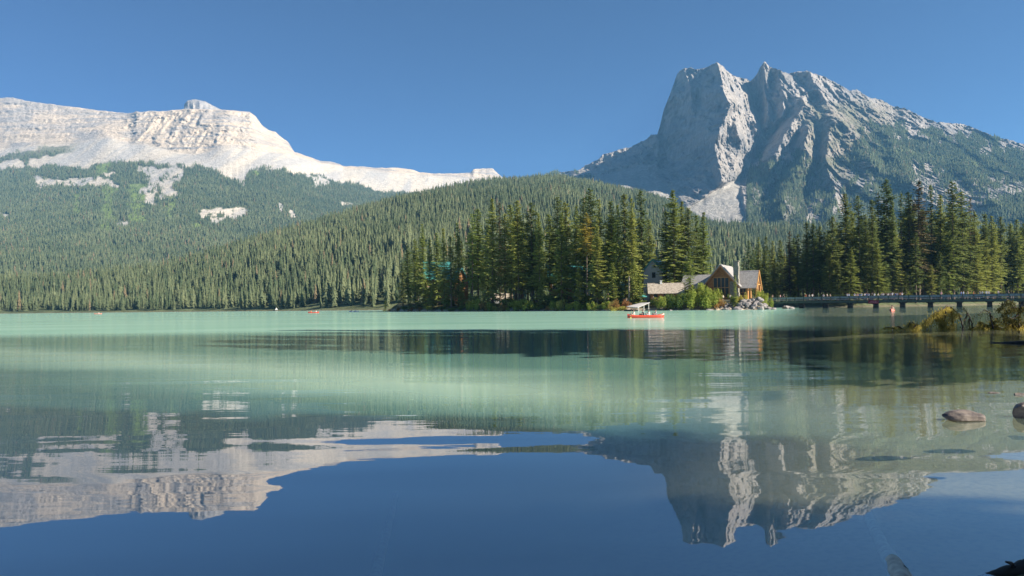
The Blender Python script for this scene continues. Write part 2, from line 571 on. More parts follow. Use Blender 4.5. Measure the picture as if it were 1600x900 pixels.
# brownish, scrub covered centre of the right flank
brown = sstep(1235, 1275, PX) * (1 - sstep(1370, 1420, PX)) * sstep(150, 175, PY) * (1 - sstep(250, 290, PY))
rock = lerp(rock, (0.34, 0.30, 0.23), brown * 0.7)
rock = lerp(rock, lerp((0.50, 0.47, 0.42), (0.43, 0.41, 0.375), sstep(-.2, .4, n2)), np.clip(talusB, 0, 1))
nn = fbm(PX / 16, PY / 12, 0, 4, 95) + 0.5 * fbm((PX - PY) / 9, (PX + PY) / 40, 0, 3, 96)
# tree cover on the flank
tl = np.interp(PX, [840, 900, 930, 1000, 1040, 1080, 1165, 1166, 1172, 1200, 1225, 1260, 1290, 1330, 1360, 1440, 1500, 1560, 1600, 2150],
               [268, 272, 300, 306, 322, 352, 352, 300, 262, 262, 235, 245, 250, 235, 192, 212, 212, 222, 240, 400])
vegB = sstep(-0.35, 0.25, (PY - tl) / 22 + 1.1 * nn - 0.1)
scrub = sstep(-0.2, 0.5, nn + 0.2) * brown
bareB = np.zeros_like(PX)
nb = fbm(PX / 10, PY / 10, 0, 4, 97)
for q in ((1425, 262, 1475, 330, 12), (1470, 285, 1545, 335, 14), (1545, 275, 1610, 315, 12), (1195, 222, 1240, 250, 8), (1280, 250, 1330, 300, 8),
          (1300, 288, 1318, 335, 6), (1268, 255, 1282, 300, 6), (1262, 310, 1280, 350, 5), (1340, 255, 1356, 300, 6), (1530, 230, 1545, 242, 4)):
    bareB = np.maximum(bareB, blob(PX, PY, *q[:4], q[4], nb * 1.8))
rockiness = sstep(0.12, 0.5, ridged((PX + 0.35 * PY) / 34, PY / 90, 0, 4, 99) + 0.2 * nb) * (PX < 1400) * (PX > 1175)
vegB = vegB * (1 - bareB * 0.92) * (1 - 0.55 * rockiness) * (1 - np.clip(talusB, 0, 1))
colB = lerp(rock, (0.095, 0.115, 0.06), np.clip(vegB, 0, 1) * 0.9)
colB = lerp(colB, (0.13, 0.15, 0.07), scrub * 0.5 * (1 - vegB))
mgr = sstep(0, 1, 1 - np.abs(PY - (232 + (PX - 1380) * 0.16)) / 9) * (PX > 1370) * (PX < 1540)
colB = lerp(colB, (0.13, 0.17, 0.06), mgr * vegB * 0.8)
nu, nv = PX.shape
back = [(X[:, 0] * (Y_[:, 0] + d) / Y_[:, 0], Y_[:, 0] + d, Z[:, 0] - dz) for d, dz in ((1500, 1300), (300, 180))]
Xf = np.concatenate([np.stack([b_[0] for b_ in back], 1), X], 1)
Yf = np.concatenate([np.stack([b_[1] for b_ in back], 1), Y_], 1)
Zf = np.concatenate([np.stack([b_[2] for b_ in back], 1), Z], 1)
cf = np.concatenate([colB[:, :1], colB[:, :1], colB], 1)
me = npmesh("mountain", np.stack([Xf, Yf, Zf], -1).reshape(-1, 3), grid_faces(nu, nv + 2), [m_rockB], False, cf.reshape(-1, 3))
link("mountain", me, kind="structure")
B_pts = (X, Y_, Z, np.clip(vegB * (1 - mgr * .8), 0, 1), PX, PY)

# ---- forested hill and shore land in front of both -----------------
C_sky = curve([(-700, 470), (-250, 454), (0, 445), (150, 434), (250, 424), (330, 398), (400, 378), (475, 355), (540, 337), (620, 313), (700, 294), (760, 286),
               (830, 281), (880, 281), (930, 290), (1000, 303), (1050, 318), (1085, 340), (1110, 352), (1200, 357), (1400, 357), (1900, 368), (2300, 380)])
C_Y = curve([(-700, 1000), (0, 1000), (250, 1050), (475, 1350), (620, 1600), (830, 1950), (1000, 1950), (1110, 1700), (1400, 1500), (1900, 1300), (2300, 1200)])
C_shore = curve([(-700, 900), (-100, 800), (0, 770), (100, 735), (300, 640), (500, 520), (600, 470), (700, 440), (1120, 420), (1180, 330), (1225, 262), (1280, 247), (1350, 240), (1500, 262), (1560, 285), (1640, 330), (1900, 330), (2300, 300)])
pxs = np.arange(-700, 2300, 3.0)
sh = C_shore(pxs)
top = C_Y(pxs)
xs_t, _, zs_t = P(pxs, C_sky(pxs), top)
az = xs_t / top                       # keep columns as straight rays in plan
prof = [(-14, -3.0), (0, -0.05), (5, 1.0), (14, 2.2)]
RX, RY, RZ, RT = [], [], [], []
flat = sstep(1130, 1230, pxs)
for d, z in prof:
    RX.append(az * (sh + d)); RY.append(sh + d); RZ.append(np.full_like(pxs, z)); RT.append(np.full_like(pxs, 0 if d <= 5 else 1))
nC = 90
for k in range(1, nC + 1):
    t = k / nC
    Y = (sh + 14) * (1 - t) + top * t
    shp = t ** (1.05 + 0.9 * flat)
    z = 2.2 + (zs_t - 2.2) * shp
    w = math.sin(math.pi * t)
    xx = az * Y
    z = z + w * (26 * fbm(xx / 260, Y / 260, 0, 4, 111) + 10 * fbm(xx / 70, Y / 70, 0, 2, 112)) * np.clip((zs_t - 2) / 250, 0.1, 1)
    RX.append(xx); RY.append(Y); RZ.append(z); RT.append(np.full_like(pxs, 1.0))
for d, f in ((150, 0.93), (500, 0.7), (1200, 0.3)):
    RX.append(az * (top + d)); RY.append(top + d); RZ.append(zs_t * f); RT.append(np.full_like(pxs, 1.0))
X, Y_, Z, T = [np.array(q).T for q in (RX, RY, RZ, RT)]
nn = fbm(X / 40, Y_ / 40, 0, 4, 115)
colC = lerp((0.09, 0.115, 0.06), (0.13, 0.15, 0.075), sstep(-.3, .3, nn))
colC = lerp((0.17, 0.145, 0.10), colC, sstep(0.1, 0.8, Z + 0.5 * nn))
me = npmesh("hill", np.stack([X, Y_, Z], -1).reshape(-1, 3), grid_faces(*X.shape), [m_hill], True, colC.reshape(-1, 3))
hill_ob = link("hill", me, kind="structure")
C_pts = (X, Y_, Z, (T > 0.5) * 1.0, np.repeat(pxs[:, None], X.shape[1], 1), Y_)

# ================================================================= LAKE BED, WATER
m_bed = None
m, nt, b = new_mat("silty lake bed")
co = obj_coord(nt)
n = noise_node(nt, 0.8, 6, 0.6, co)
n2 = noise_node(nt, 14, 4, 0.6, co)
c = mixc(nt, mr(nt, n.outputs[0], 0.35, 0.65, 0, 1), (0.46, 0.39, 0.26), (0.34, 0.29, 0.19))
c = mixc(nt, mr(nt, n2.outputs[0], 0.45, 0.7, 0, .5), c, (0.16, 0.15, 0.12))
gp_ = N(nt, "ShaderNodeNewGeometry")
sp_ = N(nt, "ShaderNodeSeparateXYZ")
L(nt, gp_.outputs["Position"], sp_.inputs[0])
wobz = math_n(nt, 'ADD', sp_.outputs[2], math_n(nt, 'MULTIPLY', math_n(nt, 'SUBTRACT', n.outputs[0], 0.5), 0.25))
c = mixc(nt, mr(nt, wobz, -1.1, -0.6, 1, 0, True), c, (0.055, 0.06, 0.05))
L(nt, c, b.inputs["Base Color"])
m_bed = m


def bed_z(x, y):
    """depth of the lake floor: a sandy shelf along the near right shore, deep elsewhere"""
    s = 0.82 * x - 0.35 * y + 1.5            # distance-like coordinate, positive towards the right shore
    z = np.interp(s, [-60, -14, -4, 1.5, 5, 12, 18, 30, 60], [-14, -4.2, -1.5, -0.7, -0.45, -0.28, 0.12, 1.2, 4.0])
    return z + 0.05 * fbm(x / 1.5, y / 1.5, 0, 3, 7)


gx = np.concatenate([np.linspace(-9000, -80, 12), np.linspace(-60, 70, 131), np.linspace(90, 9000, 12)])
gy = np.concatenate([np.linspace(-4000, -60, 6), np.linspace(-40, 90, 131), np.linspace(120, 9000, 10)])
GX, GY = np.meshgrid(gx, gy, indexing='ij')
GZ = bed_z(GX, GY)
far = sstep(45, 85, GY)
GZ = GZ * (1 - far) - 10 * far
GZ = np.where(GX > 0, np.minimum(GZ, np.where(GY > 40, np.interp(GY, [40, 60], [4, -6]), 9)), GZ)
me = npmesh("ground", np.stack([GX, GY, GZ], -1).reshape(-1, 3), grid_faces(len(gx), len(gy)), [m_bed], True)
link("ground", me, kind="structure")

m = bpy.data.materials.new("lake water")
m.use_nodes = True
nt = m.node_tree
nt.nodes.clear()
out = N(nt, "ShaderNodeOutputMaterial")
geo = N(nt, "ShaderNodeNewGeometry")
sep = N(nt, "ShaderNodeSeparateXYZ")
L(nt, geo.outputs["Position"], sep.inputs[0])


def wpos(sx, sy, rot=0):
    mp = N(nt, "ShaderNodeMapping")
    mp.inputs["Scale"].default_value = (sx, sy, 1)
    mp.inputs["Rotation"].default_value = (0, 0, rot)
    L(nt, geo.outputs["Position"], mp.inputs["Vector"])
    return mp.outputs[0]


yy, xx = sep.outputs[1], sep.outputs[0]
swell = noise_node(nt, 1.0, 1.5, 0.4, wpos(0.16, 0.55, 0.15), 0.4)      # slow undulation near the shore
small = noise_node(nt, 1.0, 2, 0.5, wpos(0.9, 3.2, 0.05))             # little ripples
fine = noise_node(nt, 1.0, 2, 0.5, wpos(2.2, 5.0, -0.1))
patch = noise_node(nt, 1.0, 2, 0.5, wpos(0.012, 0.05))
# amplitudes (metres of height) by distance band: glassy near shore, rippled beyond
a_swell = mr(nt, yy, 2, 40, 0.022, 0.03)
a_small = mr(nt, yy, 6, 20, 0.0006, 0.0055, True)
a_fine = mr(nt, yy, 40, 56, 0.0, 0.006, True)
a_fine = math_n(nt, 'MULTIPLY', a_fine, mr(nt, patch.outputs[0], 0.35, 0.6, 0.5, 1.2))
hgt = math_n(nt, 'ADD', math_n(nt, 'MULTIPLY', swell.outputs[0], a_swell), math_n(nt, 'MULTIPLY', small.outputs[0], a_small))
hgt = math_n(nt, 'ADD', hgt, math_n(nt, 'MULTIPLY', fine.outputs[0], a_fine))
bp = N(nt, "ShaderNodeBump")
bp.inputs["Strength"].default_value = 1.0
bp.inputs["Distance"].default_value = 1.0
L(nt, hgt, bp.inputs["Height"])
dp = N(nt, "ShaderNodeVectorMath", operation='DOT_PRODUCT')
L(nt, geo.outputs["Incoming"], dp.inputs[0])
dp.inputs[1].default_value = (0, 0, 1)
one_c = math_n(nt, 'SUBTRACT', 1.0, math_n(nt, 'ABSOLUTE', dp.outputs["Value"]), True)
schlick = math_n(nt, 'ADD', math_n(nt, 'MULTIPLY', math_n(nt, 'POWER', one_c, 5.0), 0.98), 0.02)   # same from above and below
fac0 = math_n(nt, 'ADD', math_n(nt, 'MULTIPLY', math_n(nt, 'POWER', schlick, 1.6), 0.66), 0.34)
wind = mr(nt, yy, 38, 56, 1.0, 0.60, True)                  # wind-roughened water shows more of its own colour
fac = math_n(nt, 'MULTIPLY', fac0, wind, True)
gl = N(nt, "ShaderNodeBsdfGlossy")
L(nt, mr(nt, yy, 10, 60, 0.012, 0.09), gl.inputs["Roughness"])
gl.inputs["Color"].default_value = (0.95, 0.97, 1, 1)
L(nt, bp.outputs[0], gl.inputs["Normal"])
df = N(nt, "ShaderNodeBsdfDiffuse")
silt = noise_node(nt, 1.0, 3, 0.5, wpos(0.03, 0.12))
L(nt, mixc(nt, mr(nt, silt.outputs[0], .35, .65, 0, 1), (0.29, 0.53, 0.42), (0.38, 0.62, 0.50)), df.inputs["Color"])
# near-shore tree shade put into the colour: dark water, milky tone farther out
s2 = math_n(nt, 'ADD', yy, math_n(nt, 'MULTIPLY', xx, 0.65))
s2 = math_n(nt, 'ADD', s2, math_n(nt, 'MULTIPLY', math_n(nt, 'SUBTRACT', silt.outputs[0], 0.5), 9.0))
shade_edge = mr(nt, s2, 7.5, 13.5, 0, 1, True)
lit_streak = math_n(nt, 'SUBTRACT', 1.0, math_n(nt, 'ABSOLUTE', math_n(nt, 'MULTIPLY', math_n(nt, 'SUBTRACT', s2, 14.5), 0.22)), True)  # sunlit band painted into the colour as a paler streak
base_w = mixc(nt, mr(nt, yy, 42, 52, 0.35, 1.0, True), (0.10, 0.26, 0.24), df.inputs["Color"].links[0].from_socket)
silty = mixc(nt, math_n(nt, 'MULTIPLY', lit_streak, 0.9), base_w, (0.52, 0.74, 0.60))  # milky water tone plus the painted sunlit streak
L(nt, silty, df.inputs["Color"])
L(nt, mixc(nt, shade_edge, (0.03, 0.095, 0.105), df.inputs["Color"].links[0].from_socket), df.inputs["Color"])
tr = N(nt, "ShaderNodeBsdfTransparent")
tr.inputs["Color"].default_value = (0.84, 0.92, 0.86, 1)
# turbidity: clear over the sandy shelf at right, milky offshore
sx_ = math_n(nt, 'ADD', math_n(nt, 'MULTIPLY', xx, 0.82), math_n(nt, 'MULTIPLY', yy, -0.35))
wob = math_n(nt, 'MULTIPLY', math_n(nt, 'SUBTRACT', silt.outputs[0], 0.5), 4.0)
sx_ = math_n(nt, 'ADD', sx_, wob)
turb = mr(nt, sx_, -6.0, 2.0, 0.97, 0.10, True)
body = N(nt, "ShaderNodeMixShader")
L(nt, turb, body.inputs[0])
L(nt, tr.outputs[0], body.inputs[1])
L(nt, df.outputs[0], body.inputs[2])
mx = N(nt, "ShaderNodeMixShader")
L(nt, fac, mx.inputs[0])
L(nt, body.outputs[0], mx.inputs[1])
L(nt, gl.outputs[0], mx.inputs[2])
L(nt, mx.outputs[0], out.inputs[0])
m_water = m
wx = np.array([-9000, -200, 200, 9000.0])
wy = np.array([-4000, -50, 200, 1000, 8000.0])
WX, WY = np.meshgrid(wx, wy, indexing='ij')
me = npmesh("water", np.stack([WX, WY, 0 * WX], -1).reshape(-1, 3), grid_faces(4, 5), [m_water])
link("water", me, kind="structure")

# ================================================================= HAZE
bpy.ops.mesh.primitive_cube_add(size=1, location=(0, 3000, 650))
hz = bpy.context.object
hz.name = hz.data.name = "haze"
hz.scale = (17500, 8000, 1540)
hz.location = (0, 3200, 755)
hz["kind"] = "stuff"
m = bpy.data.materials.new("thin mountain air")
m.use_nodes = True
nt = m.node_tree
nt.nodes.clear()
out = N(nt, "ShaderNodeOutputMaterial")
pv = N(nt, "ShaderNodeVolumePrincipled")
pv.inputs["Color"].default_value = (0.215, 0.575, 1.0, 1)
pv.inputs["Density"].default_value = 0.000075
pv.inputs["Anisotropy"].default_value = 0.1
L(nt, pv.outputs[0], out.inputs["Volume"])
hz.data.materials.append(m)
hz.visible_shadow = True

# ================================================================= TREES
def foliage_mat(name, c1, c2, c3=None, attr=False):
    m, nt, b = new_mat(name)
    nt.nodes.remove(b)
    out = nt.nodes["Material Output"]
    if attr:
        at = N(nt, "ShaderNodeAttribute", attribute_name="tint", attribute_type='INSTANCER')
        r = at.outputs["Fac"]
    else:
        oi = N(nt, "ShaderNodeObjectInfo")
        r = oi.outputs["Random"]
    c = mixc(nt, r, c1, c2)
    if c3:
        c = mixc(nt, mr(nt, r, 0.90, 0.93, 0, 0.8), c, c3)
    n = noise_node(nt, 0.9, 3, 0.6, obj_coord(nt, (1, 1, 1)))
    k = mr(nt, n.outputs[0], 0.35, 0.65, 0.65, 1.3)
    cb = N(nt, "ShaderNodeCombineXYZ")
    for i in range(3):
        L(nt, k, cb.inputs[i])
    c = mixc(nt, 1.0, c, cb.outputs[0], 'MULTIPLY')
    d = N(nt, "ShaderNodeBsdfDiffuse")
    t = N(nt, "ShaderNodeBsdfTranslucent")
    L(nt, c, d.inputs[0])
    L(nt, c, t.inputs[0])
    mx = N(nt, "ShaderNodeMixShader")
    mx.inputs[0].default_value = 0.45
    L(nt, d.outputs[0], mx.inputs[1])
    L(nt, t.outputs[0], mx.inputs[2])
    L(nt, mx.outputs[0], out.inputs[0])
    return m


m_needle = foliage_mat("spruce needles", (0.25, 0.31, 0.08), (0.37, 0.385, 0.11))
m_needle_dk = foliage_mat("dark spruce needles", (0.16, 0.21, 0.07), (0.24, 0.27, 0.085))
m_needle_br = foliage_mat("browning needles", (0.18, 0.145, 0.08), (0.15, 0.14, 0.07))
m_needle_yl = foliage_mat("yellow needles", (0.40, 0.33, 0.07), (0.36, 0.31, 0.07))
m_far = foliage_mat("distant conifer needles", (0.12, 0.165, 0.09), (0.26, 0.295, 0.16), (0.32, 0.24, 0.15), attr=True)
m_bark = simple_mat("grey brown bark", (0.20, 0.15, 0.11), 0.95, 0.5, 2.0, 0.03, (4, 4, 0.6))
m_bark_pale = simple_mat("pale bark", (0.36, 0.28, 0.21), 0.95, 0.4, 2.0, 0.03, (4, 4, 0.6))


def tube(path, radii, sides=6):
    """verts, quad faces for a tube along path"""
    vs, fs = [], []
    path = [Vector(p) for p in path]
    for i, p in enumerate(path):
        d = (path[min(i + 1, len(path) - 1)] - path[max(i - 1, 0)]).normalized()
        u = d.orthogonal().normalized()
        v = d.cross(u)
        for k in range(sides):
            a = 2 * math.pi * k / sides
            vs.append(p + (u * math.cos(a) + v * math.sin(a)) * radii[i])
    for i in range(len(path) - 1):
        for k in range(sides):
            k2 = (k + 1) % sides
            fs.append((i * sides + k, i * sides + k2, (i + 1) * sides + k2, (i + 1) * sides + k))
    return vs, fs


def spruce(seed, H=30.0, R=3.2, low=0.10, density=1.0, power=0.8, droop=0.35, hang=0.5):
    """trunk mesh + crown mesh (needle sprays as small blades along drooping limbs)"""
    rg = np.random.RandomState(seed)
    lean = rg.uniform(-0.25, 0.25, 2)
    pts = [(lean[0] * t * t, lean[1] * t * t, H * t) for t in np.linspace(-0.02, 0.985, 9)]
    r0 = H * 0.0105
    vs, fs = tube(pts, [r0 * (1.25 if i == 0 else 1) * (1 - 0.93 * i / 8) for i in range(9)], 7)
    trunk = npmesh("trunk", [tuple(v) for v in vs], fs, [m_bark], True)
    bv, bf = [], []
    tri, quads = [], []
    z = H * low
    asym = rg.uniform(0, 2 * math.pi)
    V3 = []
    while z < H * 0.985:
        t = (z - H * low) / (H * (1 - low))
        prof = (1 - t) ** power * min(1.0, 0.45 + t * 4.5)
        wob = 1 + 0.22 * math.sin(z * 0.9 + seed) + 0.12 * math.sin(z * 2.3 + seed * 2)
        nb = int(rg.choice([4, 5, 6]) * density * (1.0 if t < 0.8 else 0.8)) + 1
        for k in range(nb):
            phi = rg.uniform(0, 2 * math.pi)
            Lb = max(0.22, R * prof * wob * rg.uniform(0.55, 1.12) * (1 + 0.15 * math.cos(phi - asym)))
            if rg.rand() < 0.05:
                Lb *= 1.3
            if t < 0.1 and rg.rand() < 0.5:
                continue
            n = max(2, int(Lb / 0.48) + 1)
            s = np.linspace(0.18, 1.0, n)
            dr = droop * rg.uniform(0.6, 1.4) * (1 - 0.9 * t)
            up = 0.25 * t * Lb
            rr = Lb * s
            zz = z + lean[0] * 0 - dr * Lb * s ** 1.1 + 0.22 * Lb * np.clip(s - 0.72, 0, 1) ** 1 + up * s + rg.uniform(-.1, .1, n)
            cx, cy = math.cos(phi), math.sin(phi)
            lx, ly = lean[0] * (z / H) ** 2, lean[1] * (z / H) ** 2
            base = np.stack([lx + cx * rr, ly + cy * rr, zz], 1)
            side = np.array([-cy, cx, 0])
            outd = np.array([cx, cy, -dr * 0.8])
            for i in range(n):
                w = (0.36 + 0.34 * (1 - s[i])) * min(1.0, 0.5 + Lb / 3) * rg.uniform(0.8, 1.3)
                p = base[i]
                for sg in (-1, 1):
                    a = p - outd * 0.22
                    b = p + outd * 0.34
                    c = p + side * sg * w * 1.35 + outd * 0.30 * rg.rand() + np.array([0, 0, -hang * w * rg.uniform(0.2, 1.3)])
                    V3 += [a, b, c]
                # hanging twig curtain
                if rg.rand() < 0.75:
                    a = p - outd * 0.2 + side * rg.uniform(-.12, .12)
                    b = p + outd * 0.3
                    c = p + np.array([rg.uniform(-.12, .12), rg.uniform(-.12, .12), -hang * rg.uniform(0.6, 1.5) * (0.35 + 0.4 * w)])
                    V3 += [a, b, c]
            # tip
            p = base[-1]
            V3 += [p - side * 0.13, p + side * 0.13, p + outd * 0.45 + np.array([0, 0, 0.08])]
        z += (0.36 + 0.24 * (1 - t)) * rg.uniform(0.75, 1.25) / (0.7 + 0.3 * density)
    # leader
    for k in range(4):
        a = k * math.pi / 2
        V3 += [np.array([lean[0] + 0.16 * math.cos(a), lean[1] + 0.16 * math.sin(a), H * 0.965]),
               np.array([lean[0] - 0.16 * math.cos(a), lean[1] - 0.16 * math.sin(a), H * 0.97]), np.array([lean[0], lean[1], H * 1.0])]
    V3 = np.array(V3)
    F3 = np.arange(len(V3)).reshape(-1, 3)
    return trunk, V3, F3


SPR = {}


def spr_variant(key, mat, **kw):
    tm, v, f = spruce(**kw)
    cm = npmesh("crown", v, f, [mat])
    SPR[key] = (tm, cm, kw["H"])


for i in range(4):
    spr_variant(("full", i), m_needle, seed=10 + i, H=30, R=5.2 - 0.3 * i, low=0.05, density=1.15, power=0.75, droop=0.38)
for i in range(4):
    spr_variant(("narrow", i), m_needle, seed=30 + i, H=30, R=3.7 + 0.25 * i, low=0.10 + 0.04 * i, density=1.0, power=0.62, droop=0.42)
for i in range(5):
    spr_variant(("dark", i), m_needle_dk, seed=50 + i, H=30, R=3.3 + 0.25 * i, low=0.08 + 0.03 * i, density=0.95, power=0.6, droop=0.45)
spr_variant(("brown", 0), m_needle_br, seed=70, H=30, R=4.2, low=0.12, density=0.8, power=0.8, droop=0.5)
spr_variant(("thin", 0), m_needle_dk, seed=71, H=30, R=1.9, low=0.2, density=0.65, power=0.6, droop=0.5)
spr_variant(("thin", 1), m_needle_br, seed=72, H=30, R=1.7, low=0.3, density=0.45, power=0.6, droop=0.5)
spr_variant(("yellow", 0), m_needle_yl, seed=73, H=30, R=4.2, low=0.55, density=0.9, power=0.7, droop=0.4)
spr_variant(("small", 0), m_needle, seed=74, H=12, R=2.6, low=0.01, density=1.2, power=0.8, droop=0.25)
spr_variant(("small", 1), m_needle, seed=75, H=12, R=2.2, low=0.01, density=1.2, power=0.8, droop=0.3)
spr_variant(("sparse", 0), m_needle, seed=76, H=30, R=4.4, low=0.22, density=0.6, power=0.7, droop=0.5)
spr_variant(("sparse", 1), m_needle_dk, seed=77, H=30, R=3.9, low=0.30, density=0.55, power=0.6, droop=0.5)
rnd = random.Random(4)
ORD = ("first second third fourth fifth sixth seventh eighth ninth tenth eleventh twelfth thirteenth fourteenth fifteenth sixteenth "
       "seventeenth eighteenth nineteenth twentieth twenty-first twenty-second twenty-third twenty-fourth twenty-fifth twenty-sixth "
       "twenty-seventh twenty-eighth twenty-ninth thirtieth thirty-first thirty-second thirty-third thirty-fourth thirty-fifth "
       "thirty-sixth thirty-seventh thirty-eighth thirty-ninth fortieth forty-first forty-second forty-third").split()


def put_tree(kind, loc, height, label, group, wid=1.0):
    keys = [k for k in SPR if k[0] == kind]
    tm, cm, H = SPR[rnd.choice(keys)]
    r = empty("spruce_tree", loc, rnd.uniform(0, 6.28), label, "tree", group)
    height = max(height, 3.5)
    s = height / H
    sw = s ** 0.75 * wid
    for nme, me in (("trunk", tm), ("crown", cm)):
        o = link(nme, me, r)
    r.scale = (sw, sw, s)
    return r


# ---- wooded point (peninsula) ground --------------------------------
PSH = curve([(596, 335), (640, 295), (700, 255), (850, 224), (930, 205), (980, 197), (1060, 192), (1100, 190), (1190, 184), (1200, 186)])


def pen_z(px, d):
    z = np.interp(d, [-6, 0, 2, 5, 12, 40, 120, 150], [-2.5, -0.03, 0.55, 1.1, 2.0, 3.6, 4.0, 3.5])
    up = sstep(1085, 1110, px)
    z = z + up * np.interp(d, [0, 2, 8, 30], [0, 0.5, 1.1, 0.3])
    e = sstep(594, 625, px) * (1 - sstep(1186, 1204, px))
    return z * e - 2.5 * (1 - e)


pxs = np.arange(588, 1212, 2.0)
ds = np.array([-8, -4, -2, -1, 0, 0.7, 1.4, 2.2, 3.2, 4.5, 6, 8, 10, 13, 17, 22, 28, 36, 48, 65, 90, 125, 150])
wig = 1.6 * fbm(pxs / 22, 0, 0, 3, 121) + 0.6 * vn(pxs / 4, 0, 0, 5)
QX = np.repeat(pxs[:, None], len(ds), 1)
QD = np.repeat(ds[None], len(pxs), 0)
QY = (PSH(pxs) + wig)[:, None] + QD * np.interp(QX, [588, 660, 720], [0.3, 0.6, 1])
QZ = pen_z(QX, QD) + 0.25 * fbm(QX / 6, QD / 2.5, 0, 3, 122) * (QD > 0.5)
a_ = (QX - 800) / F
XX = a_ * QY
nn = fbm(XX / 3, QY / 3, 0, 3, 124)
colP = lerp((0.36, 0.31, 0.24), (0.09, 0.085, 0.045), sstep(0.3, 1.2, QZ + 0.6 * nn))
colP = lerp(colP, (0.14, 0.15, 0.06), sstep(-.1, .5, nn) * sstep(0.9, 1.6, QZ) * 0.7)
terr = sstep(1092, 1104, QX) * sstep(2.6, 3.0, QZ) * (QD < 24)
colP = lerp(colP, (0.42, 0.38, 0.32), terr * 0.8)
me = npmesh("land", np.stack([XX, QY, QZ], -1).reshape(-1, 3), grid_faces(*QX.shape), [m_hill], True, colP.reshape(-1, 3))
link("land", me, kind="structure")


def pen_ground(px, Y):
    d = (Y - float(PSH(px))) / float(np.interp(px, [588, 660, 720], [0.3, 0.6, 1]))
    return float(pen_z(np.array(px, float), np.array(d)))


def pen_point(px, py, Y):
    p = V(px, py, Y)
    return p, pen_ground(px, Y)


PEN = [  # top px, top py, extra distance behind shoreline, kind, width
    (629, 408, 5, 'dark', 1.1), (637, 382, 6, 'dark', 1.1), (648, 372, 8, 'narrow', 1.1), (660, 348, 9, 'full', .9), (671, 372, 8, 'full', .9), (682, 362, 14, 'narrow', 1.0), (693, 354, 12, 'full', .8), (704, 366, 8, 'dark', 1.1),
    (715, 345, 15, 'full', .8), (737, 332, 9, 'sparse', 1.0), (746, 324, 18, 'narrow', 1.1), (768, 308, 8, 'full', 1.0), (780, 314, 22, 'brown', .9),
    (788, 331, 12, 'narrow', 1.0), (798, 317, 18, 'narrow', 1.0), (809, 311, 12, 'narrow', 1.2), (830, 313, 16, 'dark', 1.25), (842, 330, 9, 'full', .8),
    (858, 332, 16, 'narrow', 1.1), (871, 305, 20, 'dark', 1.1), (876, 330, 8, 'full', 1.0), (884, 313, 24, 'narrow', 1.1), (899, 319, 14, 'full', .85),
    (912, 307, 26, 'dark', 1.1), (916, 329, 10, 'yellow', 1.0), (922, 291, 20, 'dark', 1.2), (932, 352, 5, 'full', 1.05), (937, 309, 16, 'full', .85),
    (955, 312, 18, 'narrow', 1.1), (965, 318, 12, 'full', .8), (976, 299, 20, 'dark', 1.2), (986, 307, 13, 'full', .9), (1002, 294, 36, 'dark', 1.0),
    (1014, 340, 55, 'narrow', 1.1), (1040, 326, 30, 'dark', 1.2), (1052, 294, 24, 'full', 1.15), (1064, 312, 30, 'full', .9), (1075, 321, 27, 'dark', 1.15), (1089, 334, 34, 'narrow', 1.0),
    (1098, 329, 30, 'full', .95), (1078, 385, 5, 'sparse', 1.1)]
yl_extra = (917, 350, 10.4, 'narrow', 0.9)
DESC = {'dark': 'dark green', 'full': 'broad sunlit green', 'narrow': 'narrow green', 'brown': 'brown-tinged', 'yellow': 'yellow-topped',
        'sparse': 'sparse see-through', 'thin': 'thin', 'small': 'small'}
for i, (px, py, d, kind, w) in enumerate(PEN):
    Y = float(PSH(px)) + d * float(np.interp(px, [588, 660, 720], [0.5, 0.8, 1]))
    p, g = pen_point(px, py, Y)
    tall = "tall " if py < 316 else ("shorter " if py > 345 else "")
    lab = "%s%s spruce, %s spire from the left tip of the wooded point" % (tall, DESC[kind], ORD[i])
    if i == len(PEN) - 1:
        lab = "sparse spruce at the shore between the low roof and the log lodge"
    put_tree(kind, (p.x, p.y, g - 0.2), p.z - g, lab, "tall spruces on the wooded point", w)
SMALL = [(602, 468, 2, 'small', "tiny spruce alone at the water on the left tip of the point"),
         (641, 452, 3, 'small', "small spruce below the leftmost tall spruce of the point"),
         (652, 446, 4, 'small', "small spruce right beside another small one near the point's left tip"),
         (664, 440, 6, 'small', "dim small spruce in the shade below the teal roofed lodge's left end"),
         (676, 441, 1.5, 'small', "small bright green spruce at the waterline below the teal roofed lodge"),
         (754, 417, 6, 'small', "young green spruce right of the teal roofed lodge"),
         (722, 440, 7, 'small', "small spruce under the tall trunks below the teal porch"),
         (797, 440, 6, 'small', "low spruce above the round shoreline shrubs mid-point"),
         (846, 425, 5, 'small', "young spruce beside the tall dark one in mid-point"),
         (905, 415, 4, 'small', "dark young spruce in front of the middle teal roof"),
         (957, 410, 5, 'small', "young spruce left of the pale bare trunk"),
         (998, 425, 10, 'small', "light green young spruce just left of the grey gabled house"),
         (988, 400, 8, 'small', "young spruce behind the boat shelter"),
         (1148, 428, 1.5, 'small', "slim young spruce growing in front of the lodge's stone chimney")]
for px, py, d, kind, lab in SMALL:
    Y = float(PSH(px)) + d * float(np.interp(px, [588, 660, 720], [0.5, 0.8, 1]))
    p, g = pen_point(px, py, Y)
    put_tree(kind, (p.x, p.y, g - 0.15), p.z - g, lab, "small spruces along the point", 0.55 if px == 1148 else 1.0)
